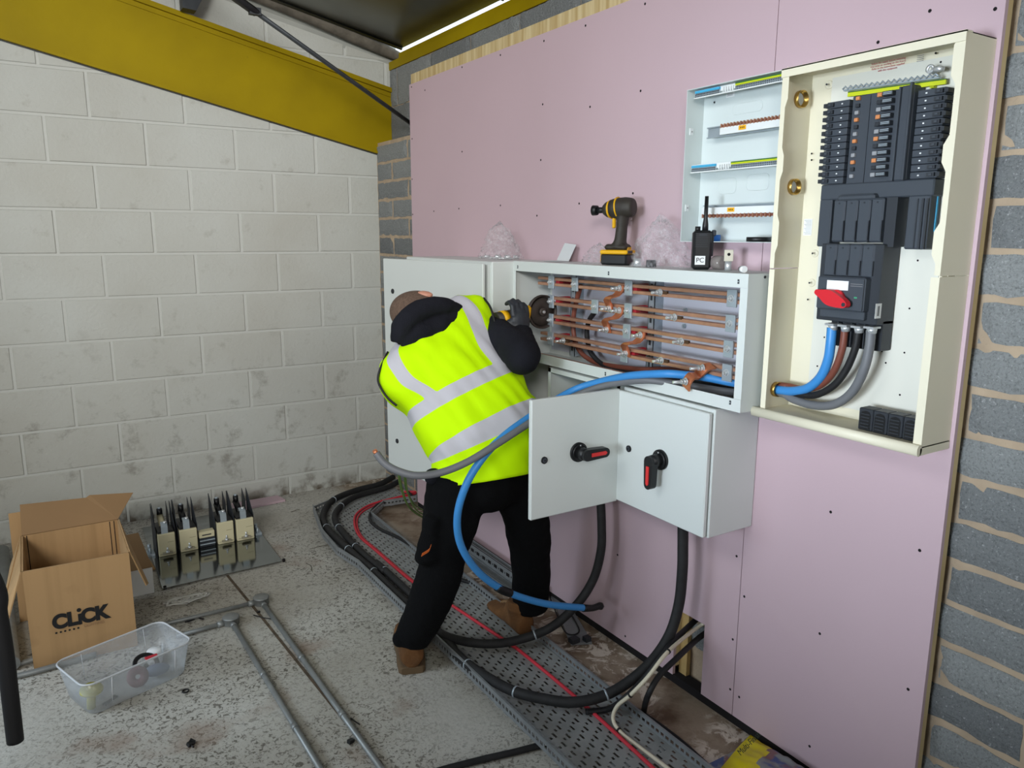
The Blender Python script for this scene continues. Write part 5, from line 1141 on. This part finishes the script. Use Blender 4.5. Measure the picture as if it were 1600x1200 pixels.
def hand(b, W, d, palm_n, thumb_s, curl, L=.18, rr=.0085, pr_=.046):
    """palm and five fingers: W wrist, d direction, palm_n normal the fingers curl towards"""
    d = Vector(d).normalized(); n_ = Vector(palm_n); n_ = (n_ - d * n_.dot(d)).normalized(); s = d.cross(n_) * thumb_s
    R = Matrix((s, n_, d)).transposed(); b.ball(W + d * .050, pr_, 12, scale=(.92, .36, 1.1), R=R); b.tube([W, W + d * .03], [pr_ * .62, pr_ * .70], 10)
    for k, (off, ln) in enumerate(((.030, .072), (.011, .080), (-.009, .074), (-.028, .058))):
        p = W + d * .088 + s * off; pts = [p - d * .02]; a = .15
        for j in range(3): pts.append(pts[-1] + (d * math.cos(a) + n_ * math.sin(a)) * ln * (.5, .3, .26)[j] * 1.15); a += curl
        b.tube(pts, [rr * 1.12, rr, rr * .95, rr * .8], 8); b.ball(pts[-1], rr * .82, 6)
    p = W + d * .028 + s * .030; t = (s * .55 + d * .6 + n_ * .5).normalized(); b.tube([p - s * .01, p + t * .036, p + t * .05 + (n_ * .8 + d * .3) * .026], [rr * 1.4, rr * 1.15, rr * .9], 8)
dR = (Q(822, 489, -2.03) - ER).normalized()
hand(b, HR, X((0, .12, 1)), X((0, 1, -.1)), 1, .85, rr=.0066, pr_=.036); hand(b, HL, X((.7, .2, .35)), X((.1, -.9, .3)), -1, .6, rr=.0066, pr_=.036)
body = b.build('body', skin, pr); remesh(body, .0045, 3, .5)
# hair: close-cropped cap on crown, back and sides
b = MB(); n = 36; vs = []; ids = {}
for i in range(n + 1):
    th = PI * i / n
    for j in range(n * 2):
        ph = 2 * PI * j / (n * 2); v = Vector((math.sin(th) * math.cos(ph), math.sin(th) * math.sin(ph), math.cos(th))); ids[i, j] = len(vs)
        vs.append(H(0, -.004, .012) + HM @ Vector((v.x * .80, v.y, v.z * 1.05)) * .1005)
def okv(i, j):
    th = PI * i / n; ph = 2 * PI * j / (n * 2); v = Vector((math.sin(th) * math.cos(ph), math.sin(th) * math.sin(ph), math.cos(th)))
    return v.z > -.45 and not (v.y > .55 and v.z < .62) and not (v.y > .12 and v.z < -.02 )
fs = [(ids[i, j], ids[i + 1, j], ids[i + 1, (j + 1) % (2 * n)], ids[i, (j + 1) % (2 * n)]) for i in range(n) for j in range(2 * n) if okv(i + .5, j + .5)]
b.add(vs, fs, 0, True); b.build('hair', hairm, pr, solid=.003)
for s in (-1, 1):
    b = MB(); b.ball(H(s * .034, .090, .004), .0115, 10); b.build('eye', labelw, pr)
# hoodie
b = MB()
def loft3(b, rings, mi=0, top=True, bot=True, exps=2.3, n=48):
    """rings: (L, R, half depth, lean); returns vertex grid"""
    cs = [(r[0] + r[1]) / 2 for r in rings]; grid = []
    for i, r in enumerate(rings):
        a = (r[1] - r[0]) / 2; sp = (cs[min(i + 1, len(cs) - 1)] - cs[max(i - 1, 0)]).normalized(); bb = sp.cross(a).normalized()
        if bb.y > 0: bb = -bb
        row = []
        for j in range(n):
            t = 2 * PI * j / n; ct, st = math.cos(t), math.sin(t); ex = 2 / exps
            row.append(cs[i] + a * math.copysign(abs(ct) ** ex, ct) + bb * r[2] * math.copysign(abs(st) ** ex, st))
        grid.append(row)
    return grid
def add_grid(b, grid, fmat=lambda i, j: 0, top=False, bot=False):
    n = len(grid[0]); vs = [v for r in grid for v in r]; k0 = len(b.v)
    b.add(vs, [], 0)
    for i in range(len(grid) - 1):
        for j in range(n): b.f.append((k0 + i * n + j, k0 + i * n + (j + 1) % n, k0 + (i + 1) * n + (j + 1) % n, k0 + (i + 1) * n + j)); b.m.append(fmat(i, j)); b.sm.append(True)
    if bot: b.f.append(tuple(k0 + j for j in range(n))[::-1]); b.m.append(0); b.sm.append(False)
    if top: b.f.append(tuple(k0 + (len(grid) - 1) * n + j for j in range(n))); b.m.append(0); b.sm.append(False)
RG = [((684, 760), (838, 731), -2.27, .150), ((680, 724), (838, 655), -2.235, .150), ((666, 704), (829, 622), -2.20, .150), ((646, 668), (808, 588), -2.15, .148), ((636, 645), (795, 568), -2.12, .145),
      ((606, 622), (783, 545), -2.08, .140), ((592, 592), (776, 522), -2.04, .132), ((598, 566), (768, 497), -2.005, .118), ((612, 548), (754, 473), -1.98, .095), ((636, 532), (728, 478), -1.965, .07)]
def ring(r, shrink=0.0):
    L, R = Q(*r[0], r[2]), Q(*r[1], r[2]); m = (L + R) / 2; return (m + (L - m) * (1 - shrink), m + (R - m) * (1 - shrink), r[3] * (1 - shrink))
hb = MB(); add_grid(hb, loft3(hb, [ring(r, .09) for r in RG]), top=True, bot=True)
# dense interpolation along the back for the vest
def dense(rs, k=7):
    L = spline([r[0] for r in rs], k); R = spline([r[1] for r in rs], k); D = spline([Vector((r[2], 0, 0)) for r in rs], k); return [(L[i], R[i], D[i].x) for i in range(len(L))]
dr_ = dense([ring(r) for r in RG]); grid = loft3(None, dr_, n=120)
cen = [(r[0] + r[1]) / 2 for r in dr_]
for i, row in enumerate(grid):      # cloth folds
    for j, v in enumerate(row):
        o_ = (v - cen[i]).normalized(); t = 2 * PI * j / 120
        k = noise.noise(v * 7) * .010 + noise.noise(Vector((v.x * 22 + v.z * 12, v.y * 10, v.z * 7))) * .010
        side = max(0, math.cos(t)) ** 6 * math.sin(t * 1) if i < 40 else 0
        k += .006 * math.sin(i * .75 + 2.2 * noise.noise(v * 9)) * max(0, math.cos(t - .35)) ** 8 * (1 if i < 34 else .2)
        row[j] = v + o_ * k
    if i < 10:
        for j, v in enumerate(row): row[j] = v + (v - cen[i]).normalized() * .006 * (1 - i / 10)
def vmat(i, j):
    v = (i + .5) / 7; fr = (1 + math.cos(2 * PI * (j + .5) / 120)) / 2
    if 1.0 < v < 2.0 or 3.0 < v < 4.0: return 1
    if v > 4.0:
        if abs(fr - .765) < .075: return 1
        c0 = .155 if v < 5 else (.13 - .02 * (v - 5))
        if abs(fr - c0) < .060 and v < 8.6: return 1
    return 0
def tape(v, fr):
    s = max(min(v - 1.05, 1.66 - v), min(v - 3.05, 3.92 - v)) * .12
    if v > 3.3:
        s = max(s, .070 - abs(fr - (.775 - .012 * (v - 4))))
        c0 = .17 - .030 * max(0, v - 4)
        s = max(s, .045 - abs(fr - c0))
    return s
b = MB(); add_grid(b, grid, lambda i, j: 0); vest = b.build('reflective_vest', vestm, pr, solid=.004)
at_ = vest.data.attributes.new('tape', 'FLOAT', 'POINT')
at_.data.foreach_set('value', [tape(i / 7, (1 + math.cos(2 * PI * j / 120)) / 2) for i in range(len(grid)) for j in range(120)])
# black piping round armholes and hem
b = MB(); b.tube([Q(756, 466, -2.02), Q(766, 480, -2.08), Q(773, 503, -2.12), Q(777, 530, -2.15), Q(785, 556, -2.17), Q(797, 572, -2.15)], .0042, 8, sub=5); b.build('piping', black, vest) if False else b.build('piping', black, pr)
b = MB(); b.tube([Q(606, 550, -2.02), Q(595, 574, -2.06), Q(590.5, 592, -2.07), Q(595, 606, -2.09), Q(606, 622, -2.12), Q(620, 634, -2.14)], .0042, 8, sub=5); b.build('piping', black, pr)
# sleeves, shoulder caps, hood
hb.tube(spline([SR + X((-.07, .03, .0)), SR + X((-.005, .02, -.008)), SR.lerp(ER, .55) + X((.005, -.01, -.01)), ER + X((.008, -.01, -.006)), ER.lerp(HR, .45) + X((.006, 0, 0)), HR + (HR - ER) * .02], 4), [.050, .056, .062, .062, .054, .040], 16)
hb.ball(ER + X((.004, -.006, -.012)), .064, 14)
hb.tube(spline([SL + X((.06, 0, 0)), SL + X((.04, .02, 0)), EL, HL], 4), [.050, .050, .046, .038], 14)
hb.ball(Q(676, 745, -2.27), .034, 10, scale=(1, 1, .9))
hb.build('hoodie', navy, pr); remesh(bpy.data.objects[[o.name for o in pr.children if o.name.startswith('hoodie')][-1]], .009, 4, .5, (.010, .07))
hd = MB()
yh = -2.06
hd.tube(spline([Q(622, 536, yh), Q(630, 508, yh), Q(655, 487, yh), Q(690, 479, yh), Q(722, 486, yh + .02)], 5), [.026, .040, .043, .036, .016], 16)
hd.tube(spline([Q(624, 538, yh), Q(656, 524, yh - .01), Q(690, 508, yh - .01), Q(722, 488, yh)], 5), [.024, .048, .040, .012], 16, flat=(1, 1))
hd.tube([Q(640, 520, yh + .03), Q(700, 492, yh + .04)], [.05, .05], 14)
hd.tube([Q(655, 500, -1.96), Q(705, 500, -1.96)], [.065, .055], 14)
o = hd.build('hood', navy, pr); remesh(o, .006, 3, .5, (.012, .05))
# trousers
b = MB(); b.ball(HIP + X((0, 0, -.02)), .145, 18, scale=(1.16, .92, .80)); b.tube(spline([Q(755, 715, -2.25), HIP], 3), [.13, .14], 16, flat=(1.15, .85))
b.tube(spline([Q(716, 752, -2.27), Q(706, 800, -2.285), KL, Q(684, 905, -2.27), Q(665, 955, -2.235), Q(648, 990, -2.20), Q(645, 1004, -2.195)], 4), [.108, .102, .083, .082, .076, .068, .066], 20)
b.tube(spline([Q(800, 742, -2.26), Q(820, 795, -2.255), KR, Q(830, 885, -2.22), Q(830, 918, -2.20), Q(829, 950, -2.19)], 4), [.104, .090, .082, .076, .072, .072], 20)
b.ball(Q(625, 1000, -2.20), .030, 10, scale=(1.0, 1, 1.1)); b.tube([Q(676, 805, -2.33), Q(667, 872, -2.32)], [.030, .045], 10); b.ball(Q(664, 872, -2.31), .042, 10, scale=(.9, 1, .6))
o = b.build('trousers', trous, pr); remesh(o, .009, 5, .55, (.016, .09))
b = MB(); b.strip(spline([Q(673, 853, -2.44), Q(671, 859, -2.44), Q(664, 864, -2.44), Q(659, 867, -2.44)], 3), (.002, 0, .005), .002); b.build('orange_tag', mat('orange_fabric', (190, 90, 30)), pr)
# boots
def boot(heel, d, s=1.0):
    d = Vector((d[0], d[1], 0)).normalized(); w_ = Vector((-d.y, d.x, 0)); prof = [(-.012, .030, .055, .10), (.0, .040, .0, .115), (.06, .044, .0, .12), (.11, .043, .0, .10), (.16, .048, .0, .078), (.21, .050, .0, .066), (.25, .044, .0, .058), (.275, .028, .0, .044)]
    up = MB(); so = MB(); G = []; S = []
    for (t, w, z0, z1) in prof:
        t *= s; w *= s; c = heel + d * t; row = []; srow = []
        for j in range(20):
            a = 2 * PI * j / 20; row.append(c + w_ * math.cos(a) * w + X((0, 0, .022 + (z1 - .022) / 2 + math.sin(a) * (z1 - .022) / 2)))
        G.append(row)
        for j in range(20): a = 2 * PI * j / 20; srow.append(c + w_ * max(-1, min(1, math.cos(a) * 1.25)) * (w + .004) + X((0, 0, .013 + max(-1, min(1, math.sin(a) * 1.4)) * .0128)))
        S.append(srow)
    add_grid(up, G, top=True, bot=True); up.tube([heel + d * .040 + X((0, 0, .06)), heel + d * .042 + X((0, 0, .12)), heel + d * .045 + X((0, 0, .155))], [.047, .050, .050], 16); up.ball(heel + d * .042 + X((0, 0, .125)), .055, 12, scale=(1, 1, .35)); up.tube([heel + d * .075 + X((0, 0, .13)), heel + d * .12 + X((0, 0, .085))], [.034, .03], 10)
    o = up.build('boot', bootm, pr); remesh(o, .006, 3, .5); o['label'] = 'tan suede work boot'
    add_grid(so, S, top=True, bot=True); q = so.build('sole', solem, o)
    lc = MB()
    for k in range(4): c = heel + d * (.115 + k * .022) + X((0, 0, .115 - k * .010)); lc.tube([c - w_ * .02, c + X((0, 0, .006)), c + w_ * .02], .0028, 6)
    lc.build('laces', cardi, o)
WMN = WM
boot(P(643, 1056, 2, 0) + X((.012, .02, 0)), (.36, .93), 1.12); boot(P(826, 1004, 2, 0) + X((-.006, .02, 0)), (.10, .99), 1.05)
# gloves
b = MB(); hand(b, HR, X((0, .12, 1)), X((0, 1, -.1)), 1, .85, rr=.0108); b.tube([HR - X((0, .01, .03)), HR + X((0, 0, .01))], [.034, .034], 12)
o = b.build('glove', charcoal2, pr); remesh(o, .0045, 2, .5); o['label'] = 'dark work glove on the right hand'
b = MB(); hand(b, HL, X((.7, .2, .35)), X((.1, -.9, .3)), -1, .6, rr=.0105); o = b.build('glove', charcoal2, pr); remesh(o, .0045, 2, .5)
# ------------------------------------------------------------------ angle grinder
GC = Q(846, 487, -2.10)
gr = thing('angle_grinder', 'yellow and black angle grinder held against the left ends of the copper bars', 'grinder', tuple(GC))
b = MB(); b.lathe([(.006, .004), (.052, .004), (.052, .007), (.006, .007)], GC, (0, -1, 0), 36, close=True); b.build('cutting_disc', mat('disc_brown_black', (58, 50, 46), rough=.8, var=.3, vscale=30), gr)
b = MB(); b.lathe([(.0, -.012), (.050, -.012), (.062, -.006), (.065, .002), (.065, .012), (.061, .013), (.060, -.002), (.048, -.008), (0, -.008)], GC, (0, -1, 0), 40); b.build('guard', discm, gr, solid=.001)
b = MB(); b.lathe([(0, .008), (.017, .008), (.016, .014), (.010, .016), (0, .016)], GC, (0, -1, 0), 24); b.cyl(GC + X((0, -.014, 0)), GC + X((0, -.020, 0)), .006, 6, 1); b.build('locking_flange', [discm, steel], gr)
b = MB(); b.tube([GC + X((0, .01, 0)), GC + X((0, .05, 0))], [.030, .032], 16); b.obox(GC + X((-.074, .012, -.003)), (.040, .056, .062), Euler((0, .12, 0)).to_matrix(), bev=.008); b.build('gear_head', drilly, gr)
b = MB(); b.tube([GC + X((-.09, .015, -.006)), GC + X((-.12, .018, -.012)), GC + X((-.20, .010, -.024))], [.028, .026, .030], 16); b.build('motor_body', drilld, gr)
b = MB(); b.tube([GC + X((-.150, .014, -.017)), GC + X((-.175, .012, -.021))], [.0305, .0315], 16); b.build('yellow_band', drilly, gr)

# ------------------------------------------------------------------ things on top of the enclosures
TOP = 1.4745
# cordless impact driver
D0 = Q(966, 411, 0) if False else P(966, 411, 2, TOP)
D0 = X((-.085, -2.470, TOP)); dv = thing('cordless_driver', 'yellow and black cordless impact driver standing on its battery on the chamber', 'power tool', tuple(D0))
ax = Vector((-.15, .985, 0)).normalized(); sd = Vector((.985, .15, 0)); UPZ = X((0, 0, 1))     # nose points away to the left
ax = Vector((-.40, .915, 0)).normalized(); sd = Vector((ax.y, -ax.x, 0)); R3 = Matrix((sd, ax, UPZ)).transposed()
def Dp(s, a, z): return D0 + sd * s + ax * a + UPZ * z
b = MB(); b.obox(Dp(0, .005, .020), (.068, .100, .038), R3, 0, bev=.006); b.build('battery', blackp, dv)
b = MB(); b.obox(Dp(0, .005, .044), (.072, .104, .014), R3, 0, bev=.004); b.obox(Dp(.0, .056, .026), (.050, .006, .034), R3, 0, bev=.002); b.build('battery_top', drilly, dv)
b = MB(); b.obox(Dp(-.012, -.0475, .0445), (.034, .003, .010), R3, 0); b.obox(Dp(.0365, .0, .0445), (.003, .034, .010), R3); b.build('battery_badge', blackp, dv)
b = MB(); b.obox(Dp(.0, .005, .060), (.058, .085, .022), R3, 0, bev=.009); b.tube([Dp(0, .0, .060), Dp(0, -.004, .085), Dp(0, -.008, .13), Dp(0, -.012, .178)], [.031, .0215, .020, .024], 16, flat=(.9, 1.05), sub=4)
b.tube([Dp(0, -.052, .192), Dp(0, -.046, .192), Dp(0, -.02, .193), Dp(0, .020, .190), Dp(0, .036, .188)], [.022, .031, .035, .034, .028], 20, sub=3); g = b.build('housing', drilld, dv); remesh(g, .003, 3, .5)
b = MB(); b.tube([Dp(0, .033, .188), Dp(0, .040, .1875)], [.0325, .030], 18); b.tube([Dp(0, .004, .1935), Dp(0, .009, .193)], [.0362, .0362], 20); b.build('nose_band', drilly, dv)
b = MB(); b.obox(Dp(0, .022, .145), (.014, .012, .042), R3, bev=.004); b.build('trigger', drilly, dv); b = MB(); b.tube([Dp(0, .036, .188), Dp(0, .050, .187), Dp(0, .062, .186)], [.030, .026, .017], 18); b.build('nose', drilld, dv)
b = MB(); b.tube([Dp(0, .060, .186), Dp(0, .088, .185)], [.010, .011], 14); b.tube([Dp(0, .088, .185), Dp(0, .105, .185)], [.0165, .018], 16); b.build('chuck', blackp, dv)
b = MB()
for k in range(3): b.obox(Dp(.014 - .010 * k, -.036, .0565), (.006, .004, .009), R3)
b.obox(Dp(.030, .012, .066), (.004, .02, .012), R3); b.build('yellow_detail', drilly, dv)
# two-way radio
r0 = P(1097, 421, 2, TOP); RD = X((-.100, -2.868, TOP)); rd = thing('two_way_radio', 'black two-way radio with a PC label and stubby aerial on the chamber', 'radio', tuple(RD))
fx_ = Vector((-.60, -.80, 0)).normalized(); sx_ = Vector((.80, -.60, 0)).normalized(); R4 = Matrix((sx_, -fx_, UPZ)).transposed()
def Rp(s, f, z): return RD + sx_ * s + fx_ * f + UPZ * z
b = MB(); b.obox(Rp(0, 0, .058), (.056, .036, .116), R4, 0, bev=.008)
for k in range(8): b.obox(Rp(-.004, .0185, .068 + k * .0055), (.036, .002, .002), R4, 1)
b.obox(Rp(.0, .0182, .102), (.022, .0008, .006), R4, 1); rb = b.build('radio_body', [blackp, charcoal2], rd)
b = MB(); b.tube([Rp(.008, -.002, .112), Rp(.008, -.002, .132), Rp(.008, -.002, .15), Rp(.008, -.002, .215)], [.0095, .009, .0062, .0056], 12); b.build('aerial', blackp, rd)
b = MB(); b.cyl(Rp(-.014, 0, .112), Rp(-.014, 0, .127), .008, 14); b.build('knob', blackp, rd)
b = MB(); b.obox(Rp(.034, -.004, .108), (.012, .022, .018), R4, bev=.003); b.obox(Rp(.031, -.004, .075), (.006, .018, .07), R4, bev=.002); b.build('belt_clip', charcoal2, rd)
b = MB(); b.obox(Rp(-.006, .0186, .028), (.030, .0012, .026), R4); lb = b.build('paper_label', labelw, rd)
text('printed_lettering', 'PC', .020, Rp(-.006, .0196, .028), sx_, UPZ, blackink, rd)
# polythene bags
def bag(name, label, c, w_, d_, h, seed, peak=(0, 0), lumps=None):
    n, m_ = 46, 30; vs = []; c = Vector(c)
    for i in range(m_ + 1):
        t = i / m_; prof = (1 - t ** 1.7) ** .75 if t < 1 else 0
        for j in range(n):
            a = 2 * PI * j / n; q = Vector((math.cos(a) * 1.7, math.sin(a) * 1.7, t * 3 + seed)); k = 1 + .34 * noise.noise(q * 1.3) + .20 * noise.noise(q * 3.5) + .10 * noise.noise(q * 8)
            r_ = max(prof * k, .02 if i == m_ else .06)
            vs.append(c + X((math.cos(a) * w_ * r_ + peak[0] * t, math.sin(a) * d_ * r_ + peak[1] * t, max(.001, t * h * (1 + .16 * noise.noise(q * 2.3)) + .007 * noise.noise(q * 9)))))
    fs = [(i * n + j, i * n + (j + 1) % n, (i + 1) * n + (j + 1) % n, (i + 1) * n + j) for i in range(m_) for j in range(n)]
    b = MB(); b.add(vs, fs, 0, True); b.f = b.f; o = b.build(name, clearp, at=tuple(c)); return tag(o, label, 'plastic bag', 'clear plastic bags on the enclosures')
def liefix(u, v, x): return P(u, v, 0, x)
bag('plastic_bag', 'clear plastic bag of steel lugs on top of the tall enclosure, leftmost bag', (-.10, -1.72, TOP), .075, .105, .150, 3.1, (0, .02))
bag('plastic_bag', 'small crumpled clear plastic bag just left of the power tool', (-.06, -2.33, TOP), .05, .07, .07, 8.4)
bag('plastic_bag', 'large crumpled clear plastic bag between the power tool and the radio', (-.075, -2.67, TOP), .070, .115, .155, 12.7, (0, .01))
def lug(name, label, c, ang, upright=False, L=.055, w_=.012, grp=None, cat='cable lug'):
    t = thing(name, label, cat, tuple(c), ang, grp); M = WM[t.name]
    b = MB()
    if upright: b.tube([M @ X((0, 0, 0)), M @ X((0, 0, L * .45))], w_ * .75, 14); b.build('barrel', steel, t); b = MB(); b.box((-.002, -w_, L * .45), (.002, w_, L), 0, M, bev=.0008); b.cyl(M @ X((-.003, 0, L * .78)), M @ X((.003, 0, L * .78)), w_ * .35, 12, 1); b.build('palm', [mat('tinned_copper', (216, 212, 196), rough=.35, metal=.5), holem], t)
    else: b.tube([M @ X((0, -L / 2, w_ * .8)), M @ X((0, 0, w_ * .8))], w_ * .78, 12); b.build('barrel', steel, t); b = MB(); b.box((-w_, 0, .002), (w_, L / 2, .006), 0, M, bev=.001); b.cyl(M @ X((0, L * .3, .0)), M @ X((0, L * .3, .0065)), w_ * .4, 10, 1); b.build('palm', [steel, holem], t)
    return t
GLg = 'steel cable lugs in the leftmost plastic bag'
for k, (dx, dy, a) in enumerate(((.0, .05, .4), (-.02, .02, 1.3), (.02, -.01, 2.2), (-.01, -.04, .9), (.02, -.07, 1.8))):
    lug('cable_lug', 'shiny cable lug lying inside the leftmost plastic bag', (-.10 + dx, -1.72 + dy, TOP + .001), a, grp=GLg, L=.05, w_=.010)
lug('cable_lug', 'shiny cable lug lying alone to the left of the leftmost plastic bag', (-.10, -1.575, TOP + .0005), 1.4, L=.05, w_=.008)
lug('cable_lug', 'pale cable lug standing upright to the right of the radio', (-.09, -2.966, TOP + .0005), .9, True, .060, .013)
q = X((-.115, -2.600, TOP)); b = MB(); b.cyl(q, q + UPZ * .026, .0125, 20); o = b.build('steel_sleeve', steel); tag(o, 'small shiny steel sleeve standing beside the large plastic bag', 'sleeve')
q = X((-.10, -2.650, TOP)); b = MB(); b.tube([q, q + UPZ * .022], [.017, .016], 20); o = b.build('bottle_stopper', blackp); tag(o, 'short black stopper standing behind the shiny steel sleeve', 'stopper')
q = X((-.13, -3.052, TOP)); b = MB(); b.cyl(q + X((0, .0, .009)), q + X((-.004, -.014, .009)), .0092, 18, 0); b.cyl(q + X((0, .0, .009)), q + X((.002, .004, .009)), .0085, 18, 1); o = b.build('pipe_cap', [labelw, blackp]); tag(o, 'small black and white cap lying near the right end of the chamber top', 'cap')
q = X((-.075, -2.93, TOP)); b = MB(); b.tube([q + X((0, .03, .022)), q + X((0, -.005, .022))], .020, 16); o = b.build('glass_bottle', mat('smoky_clear', (150, 146, 140), rough=.15, alpha=.5)); tag(o, 'small smoky clear cap lying between the radio and the upright lug', 'cap')
# folded paper
q = X((-.06, -2.10, TOP)); pt = thing('paper_sheet', 'folded white paper leaflet standing against the pink board', 'paper', tuple(q))
b = MB(); b.prism([q + X((.0, .035, .001)), q + X((.0, -.045, .001)), q + X((.035, -.045, .065)), q + X((.035, .030, .070))], (.0006, 0, 0)); b.prism([q + X((.0, .10, .001)), q + X((-.06, .04, .001)), q + X((-.05, -.05, .002)), q + X((.0, -.045, .002)), q + X((.0, .035, .003))], (0, 0, .0008)); b.build('leaflet', mat('grey_white_paper', (206, 210, 212), rough=.6), pt)
